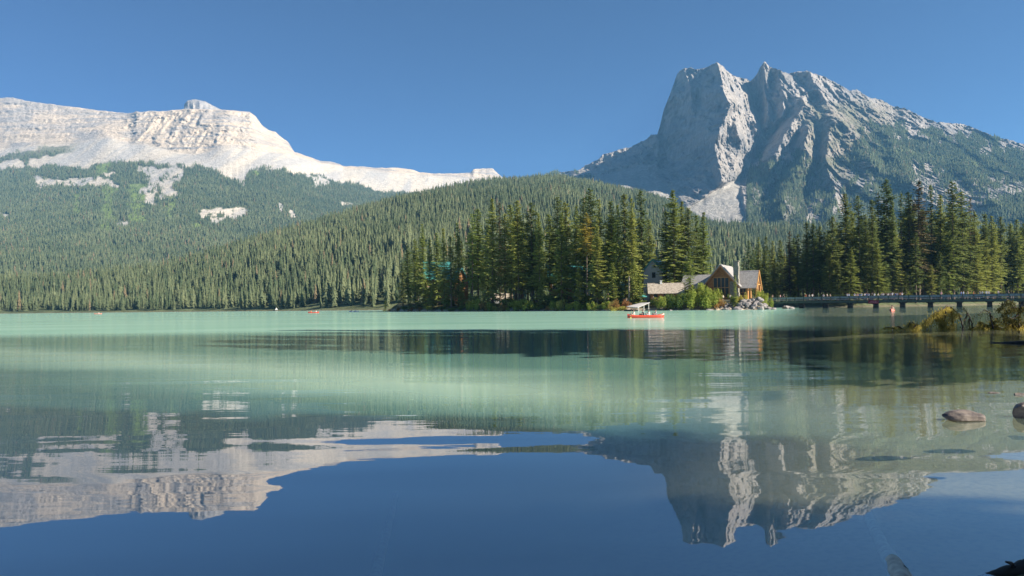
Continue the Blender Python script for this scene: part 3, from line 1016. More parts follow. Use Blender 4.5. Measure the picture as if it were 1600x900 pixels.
# trees deeper inside the point, only their gaps-filling crowns show
for i in range(34):
    px = rnd.uniform(632, 1000)
    if 655 < px < 735 and rnd.random() < .5:
        continue
    d = rnd.uniform(34, 62)
    Y = float(PSH(px)) + d
    base_top = np.interp(px, [632, 650, 700, 740, 790, 850, 920, 1000], [392, 375, 378, 350, 335, 335, 322, 330])
    p, g = pen_point(px, base_top + rnd.uniform(2, 34), Y)
    put_tree(rnd.choice(['dark', 'dark', 'narrow']), (p.x, p.y, g), p.z - g, "dark spruce deep inside the wooded point, half hidden behind the front trees",
             "half hidden spruces inside the point", 1.15)

# ---- forest behind the footbridge ------------------------------------
FOR = [(1169, 374), (1185, 369), (1196, 367), (1207, 375), (1219, 373), (1233, 359), (1246, 364), (1260, 344), (1270, 346), (1280, 350), (1289, 360),
       (1300, 335), (1311, 350), (1320, 299), (1331, 327), (1342, 303), (1353, 341), (1362, 309), (1371, 297), (1384, 276), (1393, 310), (1407, 299),
       (1420, 297), (1434, 280), (1454, 286), (1468, 302), (1488, 280), (1504, 297), (1515, 307), (1522, 328), (1538, 331), (1549, 335), (1563, 336),
       (1578, 347), (1589, 341), (1598, 347)]
FK = {1434: 'brown', 1454: 'thin', 1407: 'thin', 1515: 'thin', 1504: 'dark', 1384: 'dark', 1371: 'sparse', 1233: 'brown', 1522: 'full', 1468: 'narrow', 1488: 'dark'}
for i, (px, py) in enumerate(FOR):
    sh = float(C_shore(px))
    Y = sh + rnd.uniform(7, 22) + (26 if px < 1230 else 0)
    p = V(px, py, Y)
    kind = FK.get(px, rnd.choice(['dark', 'dark', 'narrow']))
    hgt = p.z - 2.2
    lab = "%s%s spruce, %s spire of the forest behind the footbridge" % ("tall " if hgt > 36 else "", DESC[kind], ORD[i])
    put_tree(kind, (p.x, p.y, 2.0), hgt, lab, "tall spruces behind the footbridge", 1.35 if px in (1434, 1504) else 1.05)
for row, (d0, d1, n, drop) in enumerate(((3, 9, 26, (40, 130)), (16, 30, 46, (12, 60)), (34, 52, 46, (8, 45)), (55, 80, 40, (8, 40)))):
    for i in range(n):
        px = 1158 + (1675 - 1158) * (i + rnd.uniform(0.05, .95)) / n
        top = np.interp(px, [1158, 1207, 1260, 1300, 1330, 1440, 1500, 1540, 1680], [380, 372, 352, 342, 318, 304, 306, 334, 350])
        if row == 0 and px < 1215:
            continue
        Y = float(C_shore(px)) + rnd.uniform(d0, d1)
        p = V(px, top + rnd.uniform(*drop), Y)
        g = 2.0 if d0 < 10 else 2.6
        lab = "lower spruce in the crowded front edge of the forest behind the footbridge" if row == 0 else "dark spruce, %s row of the forest behind %s" % (ORD[row], "the lodge end of the footbridge" if px < 1290 else "the bridge left of the red sign" if px < 1365 else
               "the bridge right of the red sign" if px < 1480 else "the right end of the bridge")
        put_tree(rnd.choice(['dark', 'dark', 'dark', 'narrow', 'sparse'] if row else ['dark', 'narrow', 'full']), (p.x, p.y, g - 0.3), p.z - g, lab,
                 "spruces along the forest edge" if row == 0 else "spruces filling the forest behind the footbridge", 1.1)

# ---- tall trees on the near shore: out of the frame at right and behind, they shade the water ----
for i, (x, y, h, k) in enumerate(((46, 27.5, 45, 'full'), (39, 25.5, 38, 'full'), (33, 23, 31, 'full'), (27, 20, 30, 'full'), (21.5, 17, 26, 'full'), (43, 22, 36, 'dark'),
                   (36, 19, 36, 'full'), (30, 18, 33, 'full'), (53, 24, 38, 'full'), (41, 19, 40, 'full'), (35, 14.5, 36, 'dark'),
                   (33, -8, 32, 'full'), (27, -10, 31, 'full'), (18, -8, 24, 'full'), (36, -9, 34, 'full'),
                   (20, -13, 29, 'full'), (13, -13, 24, 'full'), (31, -15, 33, 'full'), (24, -19, 32, 'full'), (16, -19, 30, 'full'), (8, -17, 26, 'full'), (42, -10, 36, 'full'),
                   (44, -12, 40, 'dark'), (14, -6, 22, 'full'), (18, -4.5, 25, 'full'), (25, -6.5, 30, 'full'), (38, -12, 38, 'full'), (31, -9.5, 34, 'dark'), (21, -9, 28, 'full'), (10, -9, 22, 'full'), (28, -12, 34, 'full'), (5, -12, 22, 'full'))):
    put_tree(k, (x, y, max(0.2, float(bed_z(np.array(x * 1.0), np.array(y * 1.0)))) - 0.3), h,
             "tall spruce on the near shore whose shadow lies across the water", "spruces on the near shore", 1.0)


# ---- far woods: one mass per slope ------------------------------------
def far_conifer(seed, tiers, sides, R):
    rg = np.random.RandomState(seed)
    vs, fs = [], []
    for k in range(tiers):
        t0 = k / tiers
        zb = 0.06 + 0.90 * t0 - 0.03
        zt = min(1.0, 0.06 + 0.94 * (k + 1.7) / tiers)
        r = R * (1 - t0) ** 0.75 * rg.uniform(0.8, 1.2)
        c = len(vs)
        vs.append((rg.uniform(-.006, .006), rg.uniform(-.006, .006), zt))
        ph = rg.uniform(0, 6)
        for j in range(sides):
            a = ph + 2 * math.pi * j / sides
            q = r * (1.0 if j % 2 else 0.55) * rg.uniform(0.75, 1.25)
            vs.append((q * math.cos(a), q * math.sin(a), zb - (0.02 if j % 2 else -0.03) + rg.uniform(-.02, .02)))
        for j in range(sides):
            fs.append((c, c + 1 + j, c + 1 + (j + 1) % sides))
    return npmesh("conifer", vs, fs, [m_far])


tmpl = []
for i in range(4):
    tmpl.append(bpy.data.objects.new("near_conifer_kind", far_conifer(200 + i, 11, 10, 0.145 + 0.012 * i)))
tmpl_far = []
for i in range(3):
    tmpl_far.append(bpy.data.objects.new("far_conifer_kind", far_conifer(220 + i, 5, 6, 0.16 + 0.015 * i)))


def scatter(name, pts, templates, n, hmin, hmax, seed, label):
    X, Y_, Z, M = pts[:4]
    rg = np.random.RandomState(seed)
    A = np.stack([X, Y_, Z], -1)
    e1 = A[1:, :-1] - A[:-1, :-1]
    e2 = A[:-1, 1:] - A[:-1, :-1]
    cr = np.cross(e1, e2)
    mid = A[:-1, :-1]
    up = np.abs(cr[..., 2]) + 0.15 * np.linalg.norm(cr, axis=-1)
    Mq = np.minimum(M[:-1, :-1], M[1:, 1:])
    w = (up * Mq).ravel()
    w = w / w.sum()
    idx = rg.choice(len(w), n, p=w)
    u, v = rg.rand(n, 1), rg.rand(n, 1)
    co = mid.reshape(-1, 3)[idx] + u * e1.reshape(-1, 3)[idx] + v * e2.reshape(-1, 3)[idx]
    # stands: height and tint vary in patches
    pt = fbm(co[:, 0] / 130, co[:, 1] / 130, co[:, 2] / 90, 3, seed)
    hh = rg.uniform(hmin, hmax, n) * (1 + 0.35 * pt) * rg.choice([0.55, 0.8, 1, 1, 1.25], n)
    tint = np.clip(0.42 + 0.5 * pt + rg.normal(0, 0.27, n), 0, 0.89)
    tint[rg.rand(n) < 0.03] = 0.97
    co[:, 2] -= 0.6
    me = bpy.data.meshes.new(name)
    me.vertices.add(n)
    me.vertices.foreach_set("co", co.astype(np.float32).ravel())
    for nm, arr in (("hgt", hh), ("tint", tint), ("rot", rg.uniform(0, 6.28, n)), ("wid", hh * rg.uniform(0.7, 1.35, n))):
        at = me.attributes.new(nm, 'FLOAT', 'POINT')
        at.data.foreach_set("value", arr.astype(np.float32))
    at = me.attributes.new("pick", 'INT', 'POINT')
    at.data.foreach_set("value", rg.randint(0, len(templates), n).astype(np.int32))
    ob = link(name, me, kind="stuff", label=label, category="forest")
    ng = bpy.data.node_groups.new(name, 'GeometryNodeTree')
    ng.interface.new_socket("Geometry", in_out='INPUT', socket_type='NodeSocketGeometry')
    ng.interface.new_socket("Geometry", in_out='OUTPUT', socket_type='NodeSocketGeometry')
    gi, go = ng.nodes.new("NodeGroupInput"), ng.nodes.new("NodeGroupOutput")
    jn = ng.nodes.new("GeometryNodeGeometryToInstance")
    for t in reversed(templates):
        oi = ng.nodes.new("GeometryNodeObjectInfo")
        oi.inputs["Object"].default_value = t
        ng.links.new(oi.outputs["Geometry"], jn.inputs[0])

    def attr(nm, ty='FLOAT'):
        a = ng.nodes.new("GeometryNodeInputNamedAttribute")
        a.data_type = ty
        a.inputs["Name"].default_value = nm
        return a.outputs["Attribute"]
    m2p = ng.nodes.new("GeometryNodeMeshToPoints")
    ng.links.new(gi.outputs[0], m2p.inputs[0])
    iop = ng.nodes.new("GeometryNodeInstanceOnPoints")
    ng.links.new(m2p.outputs[0], iop.inputs["Points"])
    ng.links.new(jn.outputs[0], iop.inputs["Instance"])
    iop.inputs["Pick Instance"].default_value = True
    ng.links.new(attr("pick", 'INT'), iop.inputs["Instance Index"])
    cx = ng.nodes.new("ShaderNodeCombineXYZ")
    ng.links.new(attr("rot"), cx.inputs[2])
    ng.links.new(cx.outputs[0], iop.inputs["Rotation"])
    sc3 = ng.nodes.new("ShaderNodeCombineXYZ")
    for i_, nm_ in enumerate(("wid", "wid", "hgt")):
        ng.links.new(attr(nm_), sc3.inputs[i_])
    ng.links.new(sc3.outputs[0], iop.inputs["Scale"])
    ng.links.new(iop.outputs[0], go.inputs[0])
    md = ob.modifiers.new("scatter", 'NODES')
    md.node_group = ng
    return ob


# the far shore's own woods, the slopes of the two mountains
px_ = C_pts[4]
maskC = C_pts[3] * np.where((px_ > 1120) & (C_pts[1] < C_shore(px_) + 75), 0, 1.0) * np.where(px_ > 1120, 0.5, 1.0)
scatter("forest", (C_pts[0], C_pts[1], C_pts[2], maskC), tmpl, 135000, 12.5, 19, 7, "conifer forest covering the hill along the far shore")
scatter("forest", A_pts, tmpl_far, 150000, 12, 20, 8, "conifer forest on the lower slopes of the pale left mountain")
scatter("forest", B_pts, tmpl_far, 80000, 11, 19, 9, "conifer forest climbing the flank of the grey right mountain")

# ================================================================= MESH BUILDER
class MB:
    def __init__(s):
        s.v, s.f = [], []

    def add(s, vs, fs):
        o = len(s.v)
        s.v += [tuple(v) for v in vs]
        s.f += [tuple(o + i for i in f) for f in fs]
        return s

    def box(s, x0, x1, y0, y1, z0, z1):
        return s.add([(x0, y0, z0), (x1, y0, z0), (x1, y1, z0), (x0, y1, z0), (x0, y0, z1), (x1, y0, z1), (x1, y1, z1), (x0, y1, z1)],
                     [(0, 3, 2, 1), (4, 5, 6, 7), (0, 1, 5, 4), (1, 2, 6, 5), (2, 3, 7, 6), (3, 0, 4, 7)])

    def slab(s, quad, th):
        """thick sheet below a quad"""
        q = [Vector(p) for p in quad]
        n = (q[1] - q[0]).cross(q[3] - q[0]).normalized() * th
        a = q + [p - n for p in q]
        return s.add(a, [(0, 1, 2, 3), (7, 6, 5, 4), (0, 4, 5, 1), (1, 5, 6, 2), (2, 6, 7, 3), (3, 7, 4, 0)])

    def tube(s, path, radii, sides=8):
        if not hasattr(radii, "__len__"):
            radii = [radii] * len(path)
        vs, fs = tube(path, radii, sides)
        n = len(path)
        fs = list(fs) + [tuple(range(sides))[::-1], tuple((n - 1) * sides + k for k in range(sides))]
        return s.add(vs, fs)

    def prism(s, pts, y0, y1):
        """xz outline extruded along y"""
        n = len(pts)
        vs = [(p[0], y0, p[1]) for p in pts] + [(p[0], y1, p[1]) for p in pts]
        return s.add(vs, [tuple(range(n)), tuple(range(2 * n - 1, n - 1, -1))] + [(i, i + n, (i + 1) % n + n, (i + 1) % n) for i in range(n)])

    def xf(s, M):
        s.v = [tuple(M @ Vector(v)) for v in s.v]
        return s

    def mesh(s, name, mat, smooth=False):
        me = bpy.data.meshes.new(name)
        me.from_pydata(s.v, [], s.f)
        me.materials.append(mat)
        if smooth:
            for p in me.polygons:
                p.use_smooth = True
        me.update()
        return me

    def build(s, name, mat, parent=None, smooth=False):
        return link(name, s.mesh(name, mat, smooth), parent)


m_log = simple_mat("brown log wood", (0.38, 0.18, 0.07), 0.7, 0.4, 1.2, 0.03, (1, 1, 6))
m_gold = simple_mat("golden peeled timber", (0.55, 0.29, 0.10), 0.6, 0.3, 2.0, 0.01, (1, 1, 3))
m_shake = simple_mat("weathered grey shakes", (0.36, 0.345, 0.33), 0.9, 0.35, 2.5, 0.03, (1, 1, 1))
m_shake_br = simple_mat("mossy brown shakes", (0.46, 0.40, 0.33), 0.9, 0.5, 2.2, 0.03)
m_teal = simple_mat("teal metal roof", (0.06, 0.26, 0.25), 0.45, 0.25, 0.8, 0.01, spec=0.5)
m_grey = simple_mat("grey painted boards", (0.52, 0.55, 0.57), 0.8, 0.2, 1.5, 0.02, (1, 1, 5))
m_white = simple_mat("white paint", (0.78, 0.77, 0.74), 0.6, 0.1)
m_stone = simple_mat("stacked fieldstone", (0.33, 0.31, 0.255), 0.95, 0.55, 3.0, 0.08)
m_glass = simple_mat("dark window glass", (0.03, 0.04, 0.04), 0.25, 0.3, 0.5, 0, spec=0.25)
m_green = simple_mat("weathered green paint", (0.075, 0.115, 0.09), 0.7, 0.25, 1.0, 0.0)
m_green_lt = simple_mat("bleached green rail paint", (0.20, 0.27, 0.27), 0.65, 0.2, 1.0, 0.0)
m_dkwood = simple_mat("tarred timber", (0.035, 0.04, 0.038), 0.9, 0.3, 1.0, 0.02)
m_plank = simple_mat("silvery planks", (0.50, 0.48, 0.46), 0.85, 0.35, 2.0, 0.02, (1, 6, 1))
m_maroon = simple_mat("maroon sign paint", (0.22, 0.035, 0.045), 0.5, 0.2)
m_pink = simple_mat("faded pink lettering", (0.52, 0.25, 0.27), 0.6, 0.2)
m_red = simple_mat("red canoe gelcoat", (0.62, 0.075, 0.04), 0.3, 0.15, 1.0, spec=0.5)
m_redlt = simple_mat("sun-faded red canoe", (0.68, 0.25, 0.18), 0.35, 0.15, 1.0, spec=0.5)
m_wood_in = simple_mat("canoe seat wood", (0.34, 0.22, 0.12), 0.7, 0.3)
m_paddle = simple_mat("yellow paddle", (0.60, 0.55, 0.10), 0.5, 0.15)
m_rock = simple_mat("grey shore rock", (0.34, 0.31, 0.285), 0.9, 0.6, 2.2, 0.06, col2=(0.15, 0.14, 0.14))
m_rock_wet = simple_mat("wet brown boulder", (0.22, 0.185, 0.16), 0.6, 0.6, 9.0, 0.02, col2=(0.07, 0.06, 0.06))
m_drift = simple_mat("waterlogged wood", (0.75, 0.66, 0.52), 0.8, 0.5, 5.0, 0.01, (3, 3, 3), col2=(0.5, 0.42, 0.32))
m_driftdk = simple_mat("black wet wood", (0.05, 0.04, 0.032), 0.55, 0.5, 5.0, 0.01)
m_skin = simple_mat("skin", (0.52, 0.32, 0.23), 0.6, 0.1)
m_hair = simple_mat("dark hair", (0.05, 0.035, 0.025), 0.7, 0.2)
m_pants = simple_mat("dark trousers", (0.05, 0.06, 0.09), 0.85, 0.2)
m_shirt, nt, b = new_mat("shirt cloth")
oi = N(nt, "ShaderNodeObjectInfo")
nz_ = noise_node(nt, 6, 3, 0.5, obj_coord(nt))
kk = mr(nt, nz_.outputs[0], 0.3, 0.7, 0.85, 1.1)
cb = N(nt, "ShaderNodeCombineXYZ")
for i in range(3):
    L(nt, kk, cb.inputs[i])
L(nt, mixc(nt, 1.0, oi.outputs["Color"], cb.outputs[0], 'MULTIPLY'), b.inputs["Base Color"])


def gable(root, x0, x1, y0, y1, z0, ze, zr, m_wall, m_roof, over=0.9, axis='y', th=0.22, open_end=None, wall=True):
    """walls with gables + two roof slopes; ridge along axis. Returns roof object"""
    w = MB()
    r = MB()
    if axis == 'y':
        xm = (x0 + x1) / 2
        if wall:
            w.prism([(x0, z0), (x1, z0), (x1, ze), (xm, zr - 0.15), (x0, ze)], y0, y1)
        sl = (zr - ze) / (x1 - xm)
        for sg, xe in ((-1, x0 - over), (1, x1 + over)):
            zz = ze - over * sl
            q = [(xm, y0 - over, zr), (xe, y0 - over, zz), (xe, y1 + over, zz), (xm, y1 + over, zr)]
            if sg > 0:
                q = q[::-1]
            r.slab([(a, b_, c + 0.12) for a, b_, c in q], th if sg < 0 else th)
    else:
        ym = (y0 + y1) / 2
        if wall:
            w.prism([(y0, z0), (y1, z0), (y1, ze), (ym, zr - 0.15), (y0, ze)], x0, x1)
            w.v = [(b_, a, c) for a, b_, c in w.v]
            w.f = [f[::-1] for f in w.f]
        sl = (zr - ze) / (y1 - ym)
        for sg, ye in ((-1, y0 - over), (1, y1 + over)):
            zz = ze - over * sl
            q = [(x0 - over, ye, zz), (x1 + over, ye, zz), (x1 + over, ym, zr), (x0 - over, ym, zr)]
            if sg > 0:
                q = q[::-1]
            r.slab([(a, b_, c + 0.12) for a, b_, c in q], th)
    wo = w.build("wall", m_wall, root) if wall else None
    ro = r.build("roof", m_roof, root)
    return wo, ro


def window(root, x0, x1, z0, z1, y, nx=1, nz=1, frame=m_gold, fw=0.1, arch=False):
    f = MB()
    f.box(x0 - fw, x1 + fw, y - 0.09, y + 0.02, z0 - fw, z0)
    f.box(x0 - fw, x1 + fw, y - 0.09, y + 0.02, z1, z1 + fw)
    f.box(x0 - fw, x0, y - 0.09, y + 0.02, z0, z1)
    f.box(x1, x1 + fw, y - 0.09, y + 0.02, z0, z1)
    for i in range(1, nx):
        x = x0 + (x1 - x0) * i / nx
        f.box(x - fw / 2, x + fw / 2, y - 0.08, y + 0.02, z0, z1)
    for i in range(1, nz):
        z = z0 + (z1 - z0) * i / nz
        f.box(x0, x1, y - 0.075, y + 0.02, z - fw / 2, z + fw / 2)
    fo = f.build("window", frame, root)
    MB().box(x0, x1, y - 0.035, y + 0.01, z0, z1).build("pane", m_glass, fo)
    return fo


# ---- log lodge ------------------------------------------------------
def gp(px, Y, z):
    p = onwater(px, Y, z)
    return p


lod = empty("log_lodge", gp(1127.5, 200, 0), rad(-30), "log lodge with steep shake roofs, tall dark window and stone chimney above the rocks", "building")
gable(lod, -4.1, 4.1, 0, 12, 2.4, 7.9, 12.9, m_log, m_shake, 1.3, 'y', 0.3)
window(lod, -2.2, 2.1, 3.6, 9.3, -0.02, 4, 2, m_gold, 0.14)
st = MB().box(2.45, 4.05, -0.25, -0.03, 2.4, 8.2).build("stone_panel", m_stone, lod)
tb = MB()
tb.slab([(-5.5, -1.45, 6.35), (0, -1.45, 12.85), (0, -1.15, 12.85), (-5.5, -1.15, 6.35)], 0.28)
tb.slab([(0, -1.45, 12.85), (5.5, -1.45, 6.35), (5.5, -1.15, 6.35), (0, -1.15, 12.85)], 0.28)
tb.box(-2.9, 2.9, -0.22, -0.03, 9.45, 9.75)
for x in (-2.45, -0.8, 0.8, 2.4):
    tb.box(x - .09, x + .09, -0.2, -0.03, 9.75, 12.6 - abs(x) * 1.2)
tb.build("gable_timbers", m_log, lod)
ch = MB()
for k in range(9):
    z = 2.4 + k * 1.27
    j = 0.07 * math.sin(k * 2.1)
    ch.box(3.65 - j, 5.05 + j, -0.9 + j, 0.7 - j, z, z + 1.27)
ch.box(3.5, 5.2, -1.05, 0.85, 13.83, 14.1)
ch.build("chimney", m_stone, lod)
# right wing with open timber porch
gable(lod, 4.12, 7.0, 1.9, 8.3, 2.4, 7.4, 11.3, m_gold, m_shake, 0.05, 'x', 0.3)  # lighter wood: sunlight on this wall is put into its colour
r = MB()
for sg, ye in ((-1, 0.9), (1, 9.3)):
    q = [(7.06, ye, 6.2), (9.6, ye, 6.2), (9.6, 5.1, 11.42), (7.06, 5.1, 11.42)]
    r.slab(q if sg < 0 else q[::-1], 0.3)
r.slab([(-0.2, 0.9, 6.2), (7.05, 0.9, 6.2), (7.05, 1.85, 7.38), (4.9, 1.85, 7.38)], 0.25)
r.build("porch_roof", m_shake, lod)
tb = MB()
tb.slab([(9.62, 0.7, 5.85), (9.85, 0.7, 5.85), (9.85, 5.1, 11.45), (9.62, 5.1, 11.45)], 0.42)
tb.slab([(9.62, 5.1, 11.45), (9.85, 5.1, 11.45), (9.85, 9.5, 5.85), (9.62, 9.5, 5.85)], 0.42)
tb.box(9.3, 9.55, 1.7, 8.5, 7.1, 7.4)
tb.box(9.3, 9.55, 4.98, 5.22, 7.4, 10.8)
tb.tube([(9.4, 3.2, 7.4), (9.4, 5.1, 9.6)], 0.13, 6)
tb.tube([(9.4, 7.0, 7.4), (9.4, 5.1, 9.6)], 0.13, 6)
tb.build("porch_truss", m_gold, lod)
for (x, y) in ((9.4, 2.2), (9.4, 4.2), (9.4, 8.1), (7.6, 2.2)):
    MB().tube([(x, y, 2.2), (x, y, 7.1)], 0.24, 8).build("porch_post", m_gold, lod)
window(lod, 5.0, 6.5, 3.6, 6.2, 1.87, 2, 2, m_log, 0.12)
MB().box(5.0, 6.4, 1.8, 1.89, 6.75, 6.9).box(7.6, 9.4, 2.15, 2.25, 3.1, 3.25).build("porch_rail", m_gold, lod)
# left wing
gable(lod, -13, -4.12, 3.2, 10.4, 2.4, 7.3, 10.6, m_log, m_shake, 0.04, 'x', 0.3)
r = MB()
r.slab([(-13.4, 1.9, 6.0), (-5.7, 1.9, 6.0), (-5.2, 3.2, 7.25), (-13.4, 3.2, 7.25)], 0.28)
r.build("eave", m_shake, lod)
r = MB()
r.slab([(-6.9, 0.4, 5.6), (-4.3, 0.4, 5.6), (-4.3, 3.1, 7.3), (-6.9, 3.1, 7.3)], 0.2)
r.build("side_roof", m_teal, lod)
window(lod, -11.5, -9.5, 4.0, 5.8, 3.17, 2, 1)
# terrace slab in front
MB().box(-9, 10.5, -5.2, -0.05, 2.2, 2.62).build("terrace", m_plank, lod)

# ---- grey gabled house with teal roof ----------------------------------
g = empty("grey_house", gp(1021, 222, 0), rad(-26), "narrow grey house with a steep teal roof behind the low brown-roofed building", "building")
gable(g, -3.1, 3.1, 0, 9, 3, 12.7, 16.4, m_grey, m_teal, 0.6, 'y', 0.22)
window(g, -0.25, 0.75, 10.5, 12.1, -0.02, 1, 2, m_dkwood, 0.07)
window(g, 0.25, 0.85, 14.0, 14.5, -0.02, 1, 1, m_dkwood, 0.05)
MB().slab([(-3.9, -0.75, 11.95), (0, -0.75, 16.45), (0, -0.6, 16.45), (-3.9, -0.6, 11.95)], 0.3).slab(
    [(0, -0.75, 16.45), (3.9, -0.75, 11.95), (3.9, -0.6, 11.95), (0, -0.6, 16.45)], 0.3).build("barge_board", m_teal, g)

# ---- low brown-roofed building -------------------------------------------
g = empty("low_cabin", gp(1041, 206, 0), rad(-8), "low log building with a mossy brown shake roof left of the lodge", "building")
gable(g, -4.6, 4.6, 0, 5, 2.6, 5.7, 8.2, m_log, m_shake_br, 0.8, 'x', 0.25)
window(g, -3.6, -2.6, 3.9, 5.1, -0.02, 1, 1, m_dkwood)
window(g, -0.6, 0.8, 3.9, 5.1, -0.02, 2, 1, m_dkwood)
MB().box(-1.6, -1.0, 2.0, 2.6, 7.9, 9.0).box(-1.7, -0.9, 1.9, 2.7, 9.0, 9.12).build("roof_vent", m_white, g)
dk = MB().box(-5.4, 4.6, -2.4, -0.05, 2.35, 2.55)
dk.build("deck", m_plank, g)
for x in (-5.2, -3.0, -0.8, 1.4, 3.6):
    MB().box(x - .07, x + .07, -2.35, -2.2, 0.4, 3.5).build("deck_post", m_dkwood, g)

# ---- teal roofed lodges among the trees --------------------------------------
g = empty("teal_roof_lodge", gp(684, 292, 0), rad(6), "log lodge with a steep teal roof seen through the leftmost trees of the point", "building")
gable(g, -5.2, 5.2, 0, 9, 2.5, 14.6, 21.3, m_log, m_teal, 0.9, 'x', 0.25)
for x in (-4, -1.2, 1.6):
    window(g, x, x + 1.5, 11.0, 13.2, -0.02, 2, 1, m_white, 0.1)
for zz in (6.5, 10.4):
    MB().box(-5.4, 5.4, -2.0, -0.05, zz - 0.2, zz).box(-5.4, 5.4, -2.05, -1.95, zz + 0.9, zz + 1.02).build("balcony", m_plank, g)
g = empty("teal_porch_lodge", gp(722, 280, 0), rad(20), "smaller teal roofed lodge with an orange timber gable beside the first teal roof", "building")
gable(g, -2.8, 2.8, 0, 7, 2.5, 11.5, 17.5, m_log, m_teal, 0.8, 'y', 0.22)
window(g, -1.0, 1.0, 9.6, 12.6, -0.02, 2, 2, m_gold, 0.16)
MB().box(-2.9, 2.9, -1.6, -0.05, 8.2, 8.4).box(-2.9, 2.9, -1.6, -1.5, 9.2, 9.32).build("balcony", m_gold, g)
g = empty("teal_roof_lodge", gp(881, 256, 0), rad(0), "teal roofed lodge behind the middle trees of the point, mostly hidden", "building")
gable(g, -5, 5, 0, 9, 2.5, 12.2, 17.2, m_log, m_teal, 0.8, 'x', 0.22)
for x in (-4, -1, 2):
    window(g, x, x + 1.6, 8, 10.5, -0.02, 2, 1, m_white, 0.1)
g = empty("teal_roof_lodge", gp(917, 246, 0), rad(-6), "pale teal roof just left of the boat shelter trees", "building")
gable(g, -4.6, 4.6, 0, 8, 2.5, 11.6, 16.4, m_grey, m_teal, 0.8, 'x', 0.22)
for x in (-3, 1):
    window(g, x, x + 1.6, 7.6, 10.0, -0.02, 2, 1, m_white, 0.1)
g = empty("teal_roof_cabin", gp(987, 228, 0), rad(0), "small teal roofed cabin behind the pale bare trunk", "building")
gable(g, -2.6, 2.6, 0, 5, 2.5, 6.2, 8.8, m_grey, m_teal, 0.6, 'x', 0.2)
window(g, -1.5, -0.3, 3.9, 5.4, -0.02, 2, 1, m_white, 0.1)
g = empty("white_cabin", gp(782, 262, 0), rad(4), "low pale cabin between the trunks above the round shrubs", "building")
gable(g, -3.2, 3.2, 0, 4, 2.5, 4.9, 6.6, m_grey, m_shake_br, 0.6, 'x', 0.2)
window(g, -2.2, -0.9, 3.4, 4.5, -0.02, 2, 1, m_white, 0.1)
MB().box(-3.4, 3.4, -1.5, -0.05, 2.7, 2.85).box(-3.4, 3.4, -1.5, -1.42, 3.6, 3.7).build("deck", m_plank, g)

# ---- boat shelter --------------------------------------------------------
g = empty("boat_shelter", gp(998, 186, 0), 0, "open boat shelter with a sloping silver plank roof at the water", "shelter")
base = gp(998, 186, 0)
q = [V(979, 478.7, 186), V(996.5, 480.2, 184), V(1015.6, 472.4, 193), V(1001, 473, 197)]
MB().slab([p - base for p in q], 0.16).build("roof", m_plank, g)
for px, Y, top in ((997.5, 185, 0.95), (1006, 189, 1.55), (1013.5, 192, 2.05)):
    p = gp(px, Y, 0) - base
    MB().tube([(p.x, p.y, -1.2), (p.x, p.y, top)], 0.13, 7).build("post", m_plank, g)
MB().box(-3.0, 0.2, 1.2, 6, -0.6, 0.35).build("floor", m_dkwood, g)

tk = MB().tube([(0, 0, -0.3), (0.05, 0, 4), (0.1, 0.05, 8.6)], [0.3, 0.26, 0.2], 8).build("bare_trunk", m_bark_pale)
tk.location = gp(983, 204, 1.8)
tag(tk, "pale bare trunk standing straight behind the boat shelter", "tree")
g = empty("patio_umbrella", gp(1003.5, 206, 2.1), 0, "small teal parasol between the boat shelter and the low cabin", "parasol")
MB().tube([(0, 0, -0.2), (0, 0, 2.5)], 0.04, 6).build("pole", m_white, g)
um = MB()
n = 8
um.add([(0, 0, 2.75)] + [(1.5 * math.cos(k * math.pi / 4), 1.5 * math.sin(k * math.pi / 4), 2.1) for k in range(8)] +
       [(1.48 * math.cos(k * math.pi / 4), 1.48 * math.sin(k * math.pi / 4), 1.9) for k in range(8)],
       [(0, 1 + k, 1 + (k + 1) % 8) for k in range(8)] + [(1 + k, 9 + k, 9 + (k + 1) % 8, 1 + (k + 1) % 8) for k in range(8)])
um.build("canopy", m_teal, g)

# ---- footbridge -------------------------------------------------------------
A0, B0 = gp(1186, 224, 0), gp(1668, 178, 0)
dv = (B0 - A0)
BL = dv.length
ang = math.atan2(dv.y, dv.x)
br = empty("footbridge", A0, ang, "long low green timber footbridge crossing the water on dark piers", "bridge")
MB().box(0, BL, 0.02, 2.6, 2.54, 2.7).build("deck", m_plank, br)
for y0 in (-0.12, 2.62):
    MB().box(0, BL, y0, y0 + 0.12, 1.6, 2.25).build("beam", m_green, br)
    MB().box(0, BL, y0 - 0.02, y0 + 0.1, 2.92, 3.52).build("rail_panel", m_green_lt, br)
    MB().box(0, BL, y0 - 0.06, y0 + 0.16, 3.53, 3.62).build("handrail", m_green, br)
MB().box(0, BL, 0.1, 2.5, 1.45, 1.85).build("underbeam", m_dkwood, br)
x = 0.8
while x < BL:
    MB().box(x - .09, x + .09, -0.3, -0.145, 1.35, 3.6).build("post", m_dkwood if False else m_green, br)
    x += 2.62
x = 13.0
while x < BL - 1:
    p = MB()
    for k in range(4):
        p.box(x - 0.68 + 0.03 * k, x + 0.68 - 0.03 * k, -0.05 + 0.02 * k, 2.55, -1.5 + 0.7 * k, -0.82 + 0.7 * k)
    p.box(x - 0.9, x + 0.9, -0.2, 2.7, 1.3 - 0.02, 1.44)
    p.build("pier", m_dkwood, br)
    x += 7.0


def along(px):
    """distance along the bridge seen in photo column px"""
    a = (px - 800) / F
    # A0 + t*u ; x/y = a (approx., roll ignored for a 1 m object height)
    u = dv / BL
    return (a * A0.y - A0.x) / (u.x - a * u.y)


